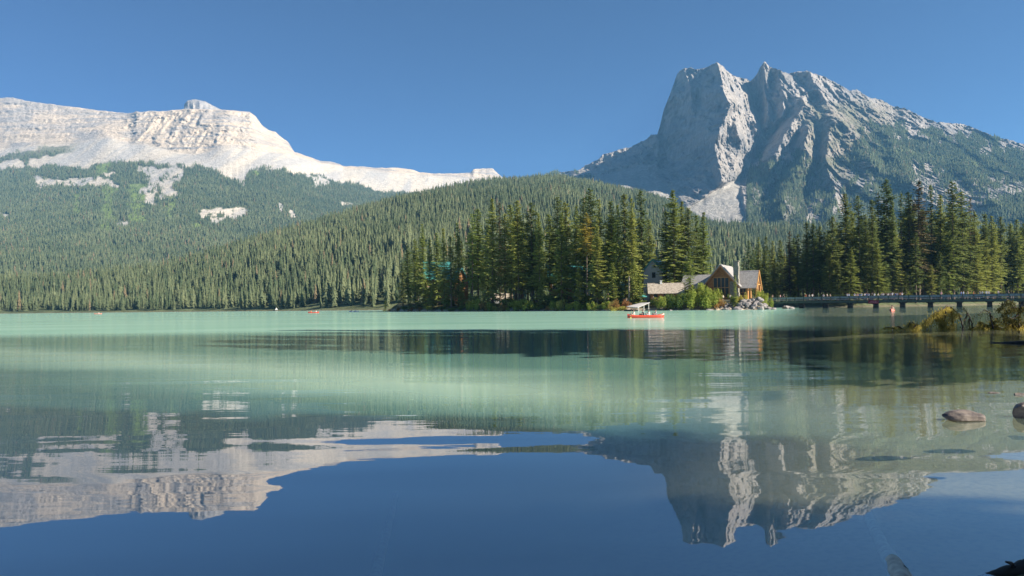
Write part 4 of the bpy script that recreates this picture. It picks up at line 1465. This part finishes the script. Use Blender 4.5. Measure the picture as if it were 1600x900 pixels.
sg = empty("hanging_sign", br.matrix_world @ Vector((0, 0, 0)), 0, "dark red notice board hanging on the side of the footbridge", "sign")
u3 = Vector((dv.x / BL, dv.y / BL, 0))
nrm = Vector((u3.y, -u3.x, 0))
sg.location = A0 + u3 * along(1365) + nrm * 0.34
sg.rotation_euler = (0, 0, ang)
MB().box(-1.4, 1.4, -0.04, 0.04, 1.2, 2.25).build("board", m_maroon, sg)
mk = MB()
rr = random.Random(2)
for zz, x0, x1 in ((1.86, -0.75, 0.8), (1.5, -1.1, 1.15)):
    x = x0
    while x < x1:
        w = rr.uniform(0.07, 0.16)
        mk.box(x, x + w, -0.05, -0.043, zz, zz + rr.uniform(0.13, 0.18))
        x += w + rr.choice([0.05, 0.05, 0.14])
mk.build("worn_marks", m_pink, sg)

# ================================================================= PEOPLE
def skinned(joints, edges, name, lvl=1):
    me = bpy.data.meshes.new(name)
    me.from_pydata([j[0] for j in joints], edges, [])
    ob = bpy.data.objects.new(name, me)
    C.objects.link(ob)
    sm = ob.modifiers.new("skin", 'SKIN')
    sm.use_smooth_shade = True
    for i, j in enumerate(joints):
        r_ = j[1]
        me.skin_vertices[0].data[i].radius = (r_, r_ * (j[2] if len(j) > 2 else 1))
    me.skin_vertices[0].data[0].use_root = True
    if lvl:
        ob.modifiers.new("sub", 'SUBSURF').levels = lvl
    dg = bpy.context.evaluated_depsgraph_get()
    out = bpy.data.meshes.new_from_object(ob.evaluated_get(dg))
    out.name = name
    bpy.data.objects.remove(ob)
    bpy.data.meshes.remove(me)
    return out


def body_mesh(pose, seed):
    """standing / walking / seated figure facing -Y, feet (or seat) at z=0"""
    rg = random.Random(seed)
    if pose == 'sit':
        hip, kn, ft = 0.10, (0.30, -0.45), (0.02, -0.75)
        legs = [(0.10, -0.02, hip), (0.13, kn[1], kn[0]), (0.12, ft[1], ft[0]), (0.12, ft[1] - 0.16, ft[0])]
        zs = 0.10
        arm = [(0.20, 0.0, zs + 0.46), (0.30, -0.16, zs + 0.26), (0.22, -0.42, zs + 0.27)]
    else:
        st = 0.14 if pose == 'walk' else 0.02
        legs = None
        zs = 0.93
        a = rg.uniform(0.05, 0.3) if pose != 'lean' else 0.3
        arm = [(0.20, 0.0, zs + 0.46), (0.27, 0.02 - a * .3, zs + 0.18), (0.26, -0.1 - a, zs + (0.0 if a < 0.2 else 0.12))]
    J = [((0, 0, zs), 0.14, 0.75)]
    E = []

    def add(p, r_, par, q=1.0):
        J.append((p, r_, q))
        E.append((par, len(J) - 1))
        return len(J) - 1
    ln = -0.06 if pose in ('lean', 'sit') else 0.0
    w = add((0, ln * .3, zs + 0.2), 0.125, 0, 0.75)
    c = add((0, ln, zs + 0.42), 0.155, w, 0.7)
    nk = add((0, ln * 1.3, zs + 0.53), 0.055, c)
    add((0, ln * 1.5 - 0.01, zs + 0.62), 0.085, nk, 1.1)
    add((0, ln * 1.5 - 0.015, zs + 0.74), 0.082, len(J) - 1, 1.1)
    for s in (-1, 1):
        p = add((s * arm[0][0], arm[0][1] + ln, arm[0][2]), 0.062, c)
        p = add((s * arm[1][0], arm[1][1] + ln, arm[1][2]), 0.045, p)
        p = add((s * arm[2][0] * (0.5 if pose == 'lean' else 1), arm[2][1] + ln, arm[2][2]), 0.033, p)
        add((s * arm[2][0] * (0.45 if pose == 'lean' else 1), arm[2][1] + ln - 0.07, arm[2][2] - 0.04), 0.036, p)
        if legs:
            p = add((s * legs[0][0], legs[0][1], legs[0][2]), 0.10, 0)
            p = add((s * legs[1][0], legs[1][1], legs[1][2]), 0.065, p)
            p = add((s * legs[2][0], legs[2][1], legs[2][2]), 0.045, p)
            add((s * legs[3][0], legs[3][1], legs[3][2] + 0.02), 0.04, p)
        else:
            p = add((s * 0.10, 0, zs - 0.09), 0.095, 0)
            p = add((s * 0.11, -s * st * .6 - 0.01, 0.50), 0.062, p)
            p = add((s * 0.11, s * st * -1 + 0.03, 0.09), 0.042, p)
            add((s * 0.12, s * st * -1 - 0.12, 0.04), 0.04, p)
    me = skinned(J, E, "body")
    for m_ in (m_skin, m_shirt, m_pants):
        me.materials.append(m_)
    for p in me.polygons:
        x, y, z = p.center
        zz = z - zs
        if zz > 0.47 and abs(x) < 0.13:
            k = 0
        elif zz > 0.30:
            k = 1
        elif zz > 0.0:
            k = 1 if abs(x) < 0.19 else 0
        else:
            k = 2
            if pose != 'sit' and abs(x) > 0.2 and z > 0.6:
                k = 0
            if pose != 'sit' and z < 0.46 and seed % 2:
                k = 0
        p.material_index = k
    hd = Vector((0, ln * 1.5 + 0.005, zs + 0.72))
    hm = MB()
    nr, ns = 5, 8
    vs, fs = [], []
    for i in range(nr + 1):
        ph = math.pi * 0.52 * i / nr
        for k in range(ns):
            a = 2 * math.pi * k / ns
            fr_ = 1.0 if math.sin(a) > -0.5 else (0.75 if i > 3 else 1.0)
            vs.append(hd + Vector((0.098 * math.sin(ph) * math.cos(a) * fr_, 0.112 * math.sin(ph) * math.sin(a) * fr_ + 0.012, 0.125 * math.cos(ph))))
    for i in range(nr):
        for k in range(ns):
            fs.append((i * ns + k, (i + 1) * ns + k, (i + 1) * ns + (k + 1) % ns, i * ns + (k + 1) % ns))
    hair = hm.add(vs, fs).mesh("hair", m_hair, True)
    return me, hair


BOD = {('stand', 0): body_mesh('stand', 2), ('stand', 1): body_mesh('stand', 3), ('walk', 0): body_mesh('walk', 4), ('walk', 1): body_mesh('walk', 5),
       ('lean', 0): body_mesh('lean', 6), ('lean', 1): body_mesh('lean', 7), ('sit', 0): body_mesh('sit', 8)}


def person(loc, rz, pose, col, label, group, s=1.0):
    ks = [k for k in BOD if k[0] == pose]
    me, hr = BOD[rnd.choice(ks)]
    o = link("person", me)
    o.location = loc
    o.rotation_euler = (0, 0, rz)
    o.scale = (s, s, s)
    o.color = (*col, 1)
    tag(o, label, "person", group)
    h = link("hair", hr, o)
    return o


CO = {'white': (0.8, 0.8, 0.78), 'pale blue': (0.45, 0.6, 0.8), 'blue': (0.08, 0.2, 0.55), 'orange': (0.75, 0.22, 0.08), 'tan': (0.6, 0.45, 0.3),
      'dark': (0.04, 0.045, 0.06), 'pink': (0.75, 0.42, 0.45), 'cream': (0.8, 0.74, 0.6), 'grey': (0.35, 0.36, 0.38), 'red': (0.5, 0.05, 0.05)}
PPL = [(1206, 'tan'), (1219, 'pink'), (1224, 'dark'), (1258, 'orange'), (1264, 'cream'), (1269, 'white'), (1286, 'white'), (1292, 'cream'), (1297, 'tan'),
       (1323, 'white'), (1326, 'pale blue'), (1335, 'white'), (1339, 'pink'), (1343, 'blue'), (1346, 'pale blue'), (1350.5, 'white'), (1354, 'blue'), (1357, 'pale blue'),
       (1362, 'dark'), (1366, 'white'), (1371.5, 'cream'), (1377, 'grey'), (1380.5, 'white'), (1384, 'dark'), (1387, 'white'), (1390.5, 'pink'), (1394, 'white'),
       (1399, 'blue'), (1402, 'white'), (1406, 'orange'), (1409, 'white'), (1470.5, 'pink'), (1502, 'blue'), (1505.5, 'pale blue'), (1512, 'tan'), (1521, 'orange'),
       (1531, 'grey'), (1535, 'white'), (1541, 'white'), (1545, 'white'), (1560, 'grey'), (1575, 'dark')]
for i, (px, cn) in enumerate(PPL):
    across = 0.45 if i % 3 else 0.9
    loc = A0 + u3 * along(px) - nrm * across
    loc.z = 2.71
    where = ("near the lodge end of the footbridge" if px < 1240 else "on the left part of the footbridge" if px < 1310 else
             "in the crowd left of the red sign" if px < 1358 else "in the crowd above the red sign" if px < 1374 else "in the crowd right of the red sign" if px < 1420
             else "alone on the open middle of the bridge" if px < 1480 else "in the bridge's right-hand group")
    same = [q for q in PPL if q[1] == cn and (q[0] < 1240) == (px < 1240) and (1240 <= q[0] < 1310) == (1240 <= px < 1310) and
            (1310 <= q[0] < 1358) == (1310 <= px < 1358) and (1358 <= q[0] < 1374) == (1358 <= px < 1374) and (1374 <= q[0] < 1420) == (1374 <= px < 1420) and (q[0] > 1480) == (px > 1480)]
    o_ = ("person in %s, %s from left, " % (cn, ORD[same.index((px, cn))]) if len(same) > 1 else "person in a %s top " % cn)
    person(loc, ang + rnd.choice([0, 0, 0.5, -0.6, 1.6, -1.6, 3.1]), rnd.choice(['stand', 'lean', 'lean', 'walk']) if px > 1310 else 'walk',
           CO[cn], o_ + where, "people on the footbridge", rnd.uniform(0.98, 1.1))
for px, Y, z, cn, lab in ((1130, 195.5, 2.62, 'cream', "person in cream standing on the lodge terrace before the tall window"),
                     (1141, 195.8, 2.62, 'white', "person in white on the lodge terrace beside the chimney"),
                     (1021, 203.9, 2.56, 'dark', "person in dark clothes on the deck of the low cabin")):
    person(gp(px, Y, z), 0.2, 'stand', CO[cn], lab, None)


# ================================================================= CANOES
def canoe_mesh(Lc, Wc, Hc, th=0.03):
    n, k = 17, 9
    outer, inner = [], []
    for i in range(n):
        t = -1 + 2 * i / (n - 1)
        w = Wc / 2 * max(0.02, (1 - abs(t) ** 2.4)) ** 0.8
        h = Hc * (1 + 0.55 * abs(t) ** 4)
        kz = -0.10 + 0.10 * abs(t) ** 5
        x = Lc / 2 * t * (1 + 0.0)
        for j in range(k):
            a = -1 + 2 * j / (k - 1)
            yy_ = w * math.copysign(abs(a) ** 0.6, a)
            zz_ = kz + (h - kz) * abs(a) ** 2.6
            outer.append((x, yy_, zz_))
            s = max(0.0, 1 - th / max(w, 0.02))
            inner.append((x * 0.985, yy_ * s, min(h, zz_ + th) if abs(a) < 1 else zz_))
    mb = MB()
    fo = [(i * k + j, (i + 1) * k + j, (i + 1) * k + j + 1, i * k + j + 1) for i in range(n - 1) for j in range(k - 1)]
    mb.add(outer, [f[::-1] for f in fo])
    mb.add(inner, fo)
    o2 = n * k
    rim = [(i * k + j, (i + 1) * k + j, o2 + (i + 1) * k + j, o2 + i * k + j) for i in range(n - 1) for j in (0, k - 1)]
    mb.f += rim
    return mb


def canoe(px, Y, rz, length, mat, label, crew, group=None):
    base = gp(px, Y, 0)
    cn = empty("canoe", base, rz, label, "canoe", group)
    canoe_mesh(length, 0.9, 0.36).build("hull", mat, cn, True)
    for t in (-0.55, 0.0, 0.5):
        x = t * length / 2
        w = 0.42 * (1 - abs(t) ** 2.4)
        MB().box(x - 0.1, x + 0.1, -w, w, 0.24, 0.28).build("seat", m_wood_in, cn)
    for t, c_, lab, side in crew:
        x = t * length / 2
        p = Matrix.Rotation(rz, 4, 'Z') @ Vector((x, 0, 0))
        person(base + p + Vector((0, 0, 0.20)), rz - math.pi / 2, 'sit', CO[c_], lab, None, 0.95)
        if side:
            pd = empty("paddle", base + p, rz, "paddle held over the side by " + lab[:lab.find(" in the")] , "paddle")
            MB().tube([(-0.35, 0.12 * side, 0.95), (-0.55, -0.62 * side, 0.05)], 0.02, 6).build("shaft", m_wood_in, pd)
            MB().slab([(-0.52, -0.55 * side, 0.15), (-0.66, -0.55 * side, 0.15), (-0.70, -0.80 * side, -0.35), (-0.50, -0.80 * side, -0.35)], 0.02).build("blade", m_paddle, pd)
    return cn


canoe(1009, 88, rad(4), 4.8, m_red, "long red canoe with several paddlers in front of the boat shelter",
      ((-0.62, 'cream', "person in a cream shirt seated in the bow in the long red canoe", 1),
       (-0.12, 'dark', "person in dark clothing seated mid-ship in the long red canoe", 0),
       (0.2, 'white', "person in white seated behind the middle in the long red canoe", 0),
       (0.58, 'grey', "person in grey seated in the stern in the long red canoe", -1)))
canoe(1394, 118, rad(58), 4.6, m_redlt, "short-looking red canoe pointing towards us in front of the footbridge",
      ((-0.45, 'tan', "person in tan seated at the near end in the canoe by the bridge", 1),
       (0.35, 'cream', "person in cream seated at the far end in the canoe by the bridge", -1)))
canoe(490, 262, rad(3), 4.2, m_red, "tiny red canoe far out on the left part of the lake",
      ((-0.4, 'orange', "person in orange seated in the bow in the tiny far red canoe", 0), (0.5, 'white', "person in white seated in the stern in the tiny far red canoe", 0)))
canoe(553, 305, rad(-5), 4.4, m_white, "tiny white canoe between the far red canoe and the point",
      ((-0.4, 'dark', "person in dark top seated in the bow in the tiny white canoe", 0), (0.45, 'cream', "person in cream seated in the stern in the tiny white canoe", 0)))
canoe(153, 370, rad(4), 4.2, m_redlt, "tiny pale red canoe near the far shore at left",
      ((0.3, 'white', "person in white seated in the stern in the leftmost canoe", 0),))
sb = empty("white_tent", gp(432, 566, 1.0), 0.3, "small white tent at the edge of the far shore woods", "tent")
MB().prism([(-1.9, -0.2), (1.9, -0.2), (0.0, 3.0)], -1.6, 1.6).build("fly", m_white, sb)
sb.scale = (0.6, 0.6, 0.6)
MB().prism([(-0.5, -0.15), (0.5, -0.15), (0.0, 1.9)], -1.63, -1.61).build("door", m_grey, sb)


# ================================================================= ROCKS
def rock_mesh(name, seed, mat, sx, sy, sz, sub=3, rough_=0.28):
    import bmesh
    bm = bmesh.new()
    bmesh.ops.create_icosphere(bm, subdivisions=sub, radius=1)
    co = np.array([v.co[:] for v in bm.verts])
    d = 1 + rough_ * fbm(co[:, 0] * 1.3 + seed * 7.1, co[:, 1] * 1.3, co[:, 2] * 1.3, 4, seed)
    # planar cuts give angular faces
    rg = np.random.RandomState(seed)
    for _ in range(9):
        nrm_ = rg.normal(size=3)
        nrm_ /= np.linalg.norm(nrm_)
        c_ = rg.uniform(0.62, 0.9)
        dot = (co * d[:, None]) @ nrm_
        ov = np.clip(dot - c_, 0, None)
        co2 = co * d[:, None] - ov[:, None] * nrm_
        d = np.linalg.norm(co2, axis=1)
        co = co2 / d[:, None]
    co = co * d[:, None] * np.array([sx, sy, sz])
    for v, c_ in zip(bm.verts, co):
        v.co = c_
    me = bpy.data.meshes.new(name)
    bm.to_mesh(me)
    bm.free()
    me.materials.append(mat)
    if sub >= 4:
        for p in me.polygons:
            p.use_smooth = True
    return me


RM = [rock_mesh("rock", 300 + i, m_rock, 1, 0.85, 0.7, 2) for i in range(6)]
rr = random.Random(11)
for i in range(64):
    px = rr.uniform(1126, 1194)
    t = rr.random()
    Y = float(PSH(px)) + 4.6 * t - 0.8
    z = float(pen_z(np.array(px), np.array(max(0, 4.6 * t - 0.5))))
    s = rr.uniform(0.35, 0.95) * (1.35 if px > 1150 else 0.9)
    o = link("rock", rr.choice(RM))
    o.location = gp(px, Y, max(z, 0) + 0.15 * s + (1.1 * t if px > 1160 else 0))
    o.rotation_euler = (rr.uniform(-.4, .4), rr.uniform(-.4, .4), rr.uniform(0, 6))
    o.scale = (s, s, s)
    tag(o, "angular grey rock in the jumbled pile between the lodge and the bridge", "rock", "rocks piled below the lodge")
for px, Y, s, lab in ((1202, 187, 1.5, "pale rock lying under the lodge end of the bridge"), (1209, 186, 0.9, "smaller pale rock touching the one under the bridge end"),
                 (1230, 205, 1.7, "long pale rock lying under the second bridge bay"), (1237, 204, 1.1, "low pale rock at the right end of the long one under the bridge"),
                 (1048, 187, 0.45, "lone white rock in the water right of the boat shelter"), (1107.5, 184, 0.75, "dark topped pale rock standing in the water below the shrubs"),
                 (1112, 184.5, 0.4, "small flat pale rock beside the dark topped one")):
    o = link("rock", rr.choice(RM))
    o.location = gp(px, Y, 0.1 * s)
    o.scale = (s * 1.2, s, s * 0.8)
    o.rotation_euler = (0, 0, rr.uniform(0, 6))
    tag(o, lab, "rock")
for (px, Y, sx, sy, sz, dz, lab, sd) in ((1507, 9.75, 0.30, 0.17, 0.11, 0.035, "flat brown boulder standing clear in the shallow water", 401),
                                 (1606, 9.9, 0.19, 0.17, 0.17, 0.06, "rounded dark boulder cut by the right edge beside the flat one", 402),
                                 (1593, 12.3, 0.12, 0.06, 0.035, 0.0, "low black stone just breaking the water above the boulders", 403),
                                 (1553, 12.6, 0.12, 0.06, 0.022, 0.0, "faint dark stone barely above the water, left of the black one", 404),
                                 (1590, 8.6, 0.12, 0.09, 0.03, -0.03, "small stone awash in front of the rounded boulder", 405)):
    o = link("boulder", rock_mesh("boulder", sd, m_rock_wet, sx, sy, sz, 5, 0.22))
    o.location = onwater(px, Y, dz)
    tag(o, lab, "boulder")

# ================================================================= SHRUBS
def bush_mesh(seed, mat, n=1500, leaf=0.16):
    rg = np.random.RandomState(seed)
    cl = rg.normal(size=(14, 3)) * np.array([0.45, 0.35, 0.25]) + np.array([0, 0, 0.55])
    cl[:, 2] = np.clip(cl[:, 2], 0.2, 1.0)
    rad_ = rg.uniform(0.22, 0.42, 14)
    k = rg.randint(0, 14, n)
    d = rg.normal(size=(n, 3))
    d /= np.linalg.norm(d, axis=1)[:, None]
    p = cl[k] + d * (rad_[k] * rg.uniform(0.55, 1.08, n))[:, None]
    p[:, 2] = np.abs(p[:, 2])
    a = rg.normal(size=(n, 3))
    a /= np.linalg.norm(a, axis=1)[:, None]
    b_ = np.cross(a, d)
    b_ /= np.linalg.norm(b_, axis=1)[:, None] + 1e-6
    lf = leaf * rg.uniform(0.5, 1.2, n)[:, None]
    v = np.stack([p - a * lf * .5, p + b_ * lf * .5, p + a * lf * .5 + d * lf * 0.3], 1).reshape(-1, 3)
    return npmesh("foliage", v, np.arange(3 * n).reshape(-1, 3), [mat])


m_b1 = foliage_mat("willow leaves", (0.34, 0.38, 0.08), (0.27, 0.33, 0.07))
m_b2 = foliage_mat("dark shrub leaves", (0.14, 0.20, 0.055), (0.19, 0.24, 0.065))
m_b3 = foliage_mat("rusty autumn leaves", (0.42, 0.22, 0.09), (0.40, 0.29, 0.10))
m_b4 = foliage_mat("yellow autumn leaves", (0.50, 0.43, 0.10), (0.42, 0.40, 0.10))
BM = {k: [bush_mesh(500 + 10 * j + i, mt, 1500, 0.15) for i in range(2)] for j, (k, mt) in enumerate((('g', m_b1), ('d', m_b2), ('r', m_b3), ('y', m_b4)))}
stm = MB()
for k in range(7):
    a = k * 0.9
    stm.tube([(0.04 * math.cos(a), 0.04 * math.sin(a), -0.1), (0.3 * math.cos(a), 0.25 * math.sin(a), 0.6)], [0.03, 0.012], 5)
stem_me = stm.mesh("stems", m_bark)
BC = {'g': "yellow-green", 'd': "dark green", 'r': "rusty orange", 'y': "yellow"}
BUSH = [(608, 1.0, 2.2, 1.0, 'r'), (622, 1.2, 3.2, 1.6, 'r'), (632, 2, 2.6, 2.0, 'd'), (643, 1.5, 3.0, 1.4, 'r'), (656, 1.5, 3.0, 1.5, 'r'), (668, 2, 3.0, 1.8, 'd'), (690, 2, 3.4, 1.5, 'd'),
        (706, 1.5, 3.2, 1.2, 'd'), (718, 2, 3.2, 1.4, 'd'), (734, 1.2, 4.0, 3.2, 'g'), (746, 1.5, 3.6, 3.6, 'g'), (757, 1.2, 3.2, 3.0, 'r'), (765, 1.2, 3.4, 2.8, 'g'), (776, 1.0, 3.4, 1.6, 'y'),
        (786, 1.5, 3.0, 2.2, 'r'), (793, 5, 4.5, 3.6, 'd'), (806, 1.2, 4.2, 3.0, 'g'), (817, 1.2, 4.2, 3.4, 'g'), (829, 1.2, 4.2, 3.0, 'g'), (843, 1.5, 3.0, 1.8, 'd'), (856, 1.0, 2.6, 1.4, 'r'),
        (868, 1.2, 3.0, 2.6, 'g'), (877, 1.5, 3.2, 3.0, 'y'), (889, 1.2, 3.2, 2.0, 'g'), (901, 1.2, 3.0, 2.6, 'g'), (913, 1.0, 3.0, 2.2, 'd'), (925, 1.2, 3.0, 2.4, 'g'), (938, 1.2, 3.0, 2.0, 'd'),
        (949, 1.5, 3.2, 2.4, 'g'), (958, 0.8, 3.4, 1.1, 'y'), (964, 1.8, 3.0, 2.6, 'r'), (971, 1.0, 3.0, 1.2, 'y'), (976, 3, 2.8, 2.2, 'r'), (1031, 3, 3.2, 2.8, 'g'), (1039, 1.6, 3.2, 3.2, 'g'),
        (1049, 1.6, 4.0, 4.0, 'd'), (1060, 1.6, 4.0, 4.4, 'd'), (1070, 1.6, 4.2, 4.2, 'd'), (1080, 1.6, 4.2, 4.2, 'g'), (1092, 1.6, 4.6, 4.4, 'g'), (1102, 1.8, 4.6, 4.6, 'g'), (1113, 1.8, 3.6, 3.6, 'g'),
        (1122, 1.5, 3.0, 2.4, 'r'), (1098, 5.5, 4.6, 5.2, 'g'), (1084, 6, 4.4, 5.0, 'g'), (1120, 5.0, 2.6, 3.6, 'g'), (1153, 3.4, 1.9, 2.0, 'y'), (1160, 3.6, 2.2, 2.6, 'y'), (1146, 3.2, 1.8, 2.4, 'd'),
        (1190, 9, 2.4, 2.8, 'g'), (1196, 12, 3.0, 3.6, 'g'), (745, 8, 5, 4, 'd'), (700, 8, 5, 3, 'd'), (860, 8, 5, 4, 'd'), (912, 8, 5, 4, 'd'), (960, 9, 4, 3.4, 'd'), (1020, 7, 3, 2, 'd')]
cnt = {}
for i, (px, d, w, h, k) in enumerate(BUSH):
    Y = float(PSH(px)) + (d - 0.9 if d < 2.1 else d) * (0.5 if px < 660 else 1)
    g_ = max(0.0, pen_ground(px, Y))
    area = ("left tip of the point" if px < 660 else "shore below the teal lodge" if px < 728 else "shore left of mid-point" if px < 800 else "shore at mid-point" if px < 860
            else "shore below the middle teal roofs" if px < 945 else "shore left of the boat shelter" if px < 1000 else "bank below the low cabin" if px < 1056 else
            "bank left of the log lodge" if px < 1118 else "bank in front of the log lodge")
    key = (k, area)
    cnt[key] = cnt.get(key, 0) + 1
    lab = "%s %s shrub, %s such on the %s" % ("tall" if h > 3.4 else "low" if h < 1.7 else "rounded", BC[k], ORD[cnt[key] - 1], area)
    r = empty("shrub", gp(px, Y, g_ - 0.1), rnd.uniform(0, 6), lab, "shrub", "shrubs along the wooded point")
    link("foliage", rnd.choice(BM[k]), r)
    link("stems", stem_me, r)
    r.scale = (w * 0.68, w * 0.55, h * 0.98)

# ================================================================= FALLEN BRANCHES, DRIFTWOOD
m_droop = foliage_mat("yellowing cedar sprays", (0.50, 0.40, 0.11), (0.40, 0.34, 0.09))
m_droopdk = foliage_mat("dark cedar sprays", (0.10, 0.11, 0.04), (0.15, 0.13, 0.05))


def fallen(label, Y, stems, mat, seed, leaf=0.13, dens=26, hang=0.34, leafy=(0.0, 1.0)):
    """stems: polylines in photo pixels at about distance Y (real wood standing in the shallows)"""
    rg = np.random.RandomState(seed)
    base = V(stems[0][0][0], stems[0][0][1], Y)
    g = empty("fallen_branch", base, 0, label, "branch")
    st_ = MB()
    tri = []
    for si, pl in enumerate(stems):
        pts = [V(x, y, Y + 0.25 * math.sin(si * 2.4 + j * 0.8)) - base for j, (x, y) in enumerate(pl)]
        if si > 0:
            pass
        # resample smooth
        fine_ = []
        for a, b_ in zip(pts[:-1], pts[1:]):
            for t in np.linspace(0, 1, 5)[:-1]:
                fine_.append(a.lerp(b_, float(t)) + Vector(rg.normal(0, 0.012, 3)))
        fine_.append(pts[-1])
        nfi = len(fine_)
        st_.tube(fine_, [max(0.008, 0.045 * (1 - i / nfi) + 0.008) for i in range(nfi)], 6)
        for i in range(int(nfi * leafy[0]), nfi):
            for _ in range(dens):
                p = np.array(fine_[i]) + rg.normal(0, 0.07, 3) * np.array([1.4, 1.6, 0.6])
                if rg.rand() > 0.9:
                    p = p + rg.normal(0, 0.12, 3)
                ln_ = hang * rg.uniform(0.2, 1.1)
                q = p + np.array([rg.normal(0, 0.08), rg.normal(0, 0.1), -ln_])
                if q[2] + base.z < 0.01:
                    q[2] = 0.01 - base.z
                for j in range(3):
                    m_ = p + (q - p) * (j + rg.rand()) / 3
                    s_ = rg.normal(0, 1, 3)
                    s_ /= np.linalg.norm(s_)
                    tri += [m_, m_ + s_ * leaf * 0.5 + np.array([0, 0, -leaf * 0.5]), m_ + np.array([0, 0, -leaf]) + rg.normal(0, 0.02, 3)]
    st_.build("stem", m_driftdk, g, True)
    v = np.array(tri)
    link("foliage", npmesh("foliage", v, np.arange(len(v)).reshape(-1, 3), [mat]), g)
    return g


fallen("arching branch with drooping yellow-green sprays standing in the water", 41.0,
       [[(1505, 517), (1503, 503), (1497, 490), (1487, 481), (1476, 482), (1462, 488), (1450, 498), (1443, 505)], [(1487, 481), (1478, 478), (1470, 486), (1466, 496)],
        [(1478, 486), (1476, 500), (1477, 516)], [(1487, 484), (1488, 498), (1487, 514)], [(1462, 489), (1470, 500), (1474, 508)]], m_droop, 1, 0.11, 22, 0.5, (0.28, 1))
fallen("slim dark arched twig right of the yellow-green branch", 40.8, [[(1519, 516), (1519, 506), (1515, 494), (1508, 484), (1504, 480)], [(1512, 489), (1508, 500), (1507, 507)],
       [(1515, 497), (1514, 508), (1515, 514)]], m_droopdk, 2, 0.07, 6, 0.3, (0.4, 1))
fallen("small mound of yellowing twigs at the left end of the fallen branches", 40.2, [[(1430, 513), (1430, 506), (1424, 503), (1418, 508)], [(1427, 513), (1421, 505), (1418, 512)],
       [(1428, 512), (1433, 506), (1435, 512)]], m_droop, 3, 0.07, 14, 0.2)
fallen("low bright twigs touching the water left of the small mound", 40.4, [[(1409, 513), (1404, 509), (1400, 511)], [(1396, 513), (1388, 511), (1383, 512)]], m_droop, 4, 0.09, 8, 0.1)
fallen("low tangle of ochre twigs between the slim twig and the dark branch", 40.6,
       [[(1558, 512), (1545, 508), (1530, 508), (1520, 512)], [(1545, 514), (1552, 504), (1560, 496)], [(1540, 514), (1536, 506), (1530, 502)], [(1565, 514), (1556, 508), (1550, 500)]], m_droop, 5, 0.1, 14, 0.25)
fallen("dark hooked branch rising over the ochre tangle", 40.4, [[(1552, 514), (1549, 500), (1546, 488), (1538, 484), (1529, 492)], [(1548, 494), (1553, 498)]], m_droopdk, 6, 0.07, 5, 0.22, (0.3, 1))
fallen("dark needled branch bending over at the right edge of the water", 40.0,
       [[(1592, 520), (1592, 500), (1590, 484), (1583, 472), (1574, 468), (1566, 476), (1562, 482)], [(1590, 484), (1597, 478), (1604, 482)], [(1588, 480), (1578, 482), (1568, 490)],
        [(1592, 500), (1600, 504), (1608, 500)], [(1591, 492), (1584, 498), (1576, 496)]], m_droopdk, 7, 0.11, 14, 0.34, (0.12, 1))
fallen("yellow-green sprays hanging at the foot of the dark needled branch", 40.2, [[(1590, 514), (1582, 500), (1574, 496), (1568, 504)], [(1588, 514), (1578, 506), (1570, 512)],
       [(1592, 512), (1600, 506), (1606, 512)]], m_droop, 8, 0.1, 16, 0.3)


def log_ob(name, pts, radii, mat, label, cat="log", seed=0):
    rg = np.random.RandomState(seed)
    P_ = []
    R_ = []
    for i in range(len(pts) - 1):
        for t in np.linspace(0, 1, 8)[:-1]:
            P_.append(Vector(pts[i]).lerp(Vector(pts[i + 1]), float(t)) + Vector(rg.normal(0, 0.1 * radii[i], 3)))
            R_.append((radii[i] * (1 - t) + radii[i + 1] * t) * rg.uniform(0.92, 1.08))
    P_.append(Vector(pts[-1]))
    R_.append(radii[-1])
    b0 = P_[0].copy()
    mb = MB().tube([p - b0 for p in P_], R_, 14)
    o = mb.build(name, mat, None, True)
    o.location = b0
    tag(o, label, cat)
    return o


def wp(px, py, z):
    """point at height z on the ray of photo pixel"""
    d = np.array(P(px, py, 1.0), float) - np.array([0, 0, HC])
    t = (z - HC) / d[2]
    return (float(d[0] * t), float(d[1] * t), z)


log_ob("sunken_log", [wp(1352, 795, -0.42), wp(1378, 850, -0.22), wp(1397, 885, -0.04), wp(1412, 915, 0.01)], [0.045, 0.05, 0.058, 0.062], m_drift,
       "pale straight log lying mostly under water, its near end rising at the bottom", "log", 1)
kn_ = link("knot", rock_mesh("knot", 77, m_driftdk, 0.02, 0.018, 0.02, 3, 0.5))
kn_.location = wp(1413, 889, 0.02)
kn_.name = "bark_chunk"
tag(kn_, "black lump of bark on the near end of the sunken log", "bark")
log_ob("sunken_branch", [wp(620, 770, -0.9), wp(600, 850, -0.6), wp(585, 905, -0.45)], [0.03, 0.045, 0.05], m_drift, "barely visible pole deep under the water left of centre", "branch", 3)
log_ob("driftwood_log", [wp(1530, 903, -0.03), wp(1570, 893, 0.01), wp(1610, 884, 0.03), wp(1650, 880, 0.04)], [0.015, 0.03, 0.045, 0.05], m_driftdk,
       "black driftwood log in the bottom right corner", "log", 4)
log_ob("driftwood_twig", [wp(1586, 886, 0.03), wp(1580, 880, 0.09), wp(1572, 878, 0.12)], [0.012, 0.01, 0.006], m_driftdk, "short forked stub rising from the black driftwood log", "twig", 5)
log_ob("shore_log", [(18.9, 27.6, -0.12), (20.5, 27.2, -0.04), (23, 26.6, 0.05), (27, 26, 0.2)], [0.1, 0.13, 0.18, 0.22], m_driftdk, "long black log reaching into the water from the right edge", "log", 6)
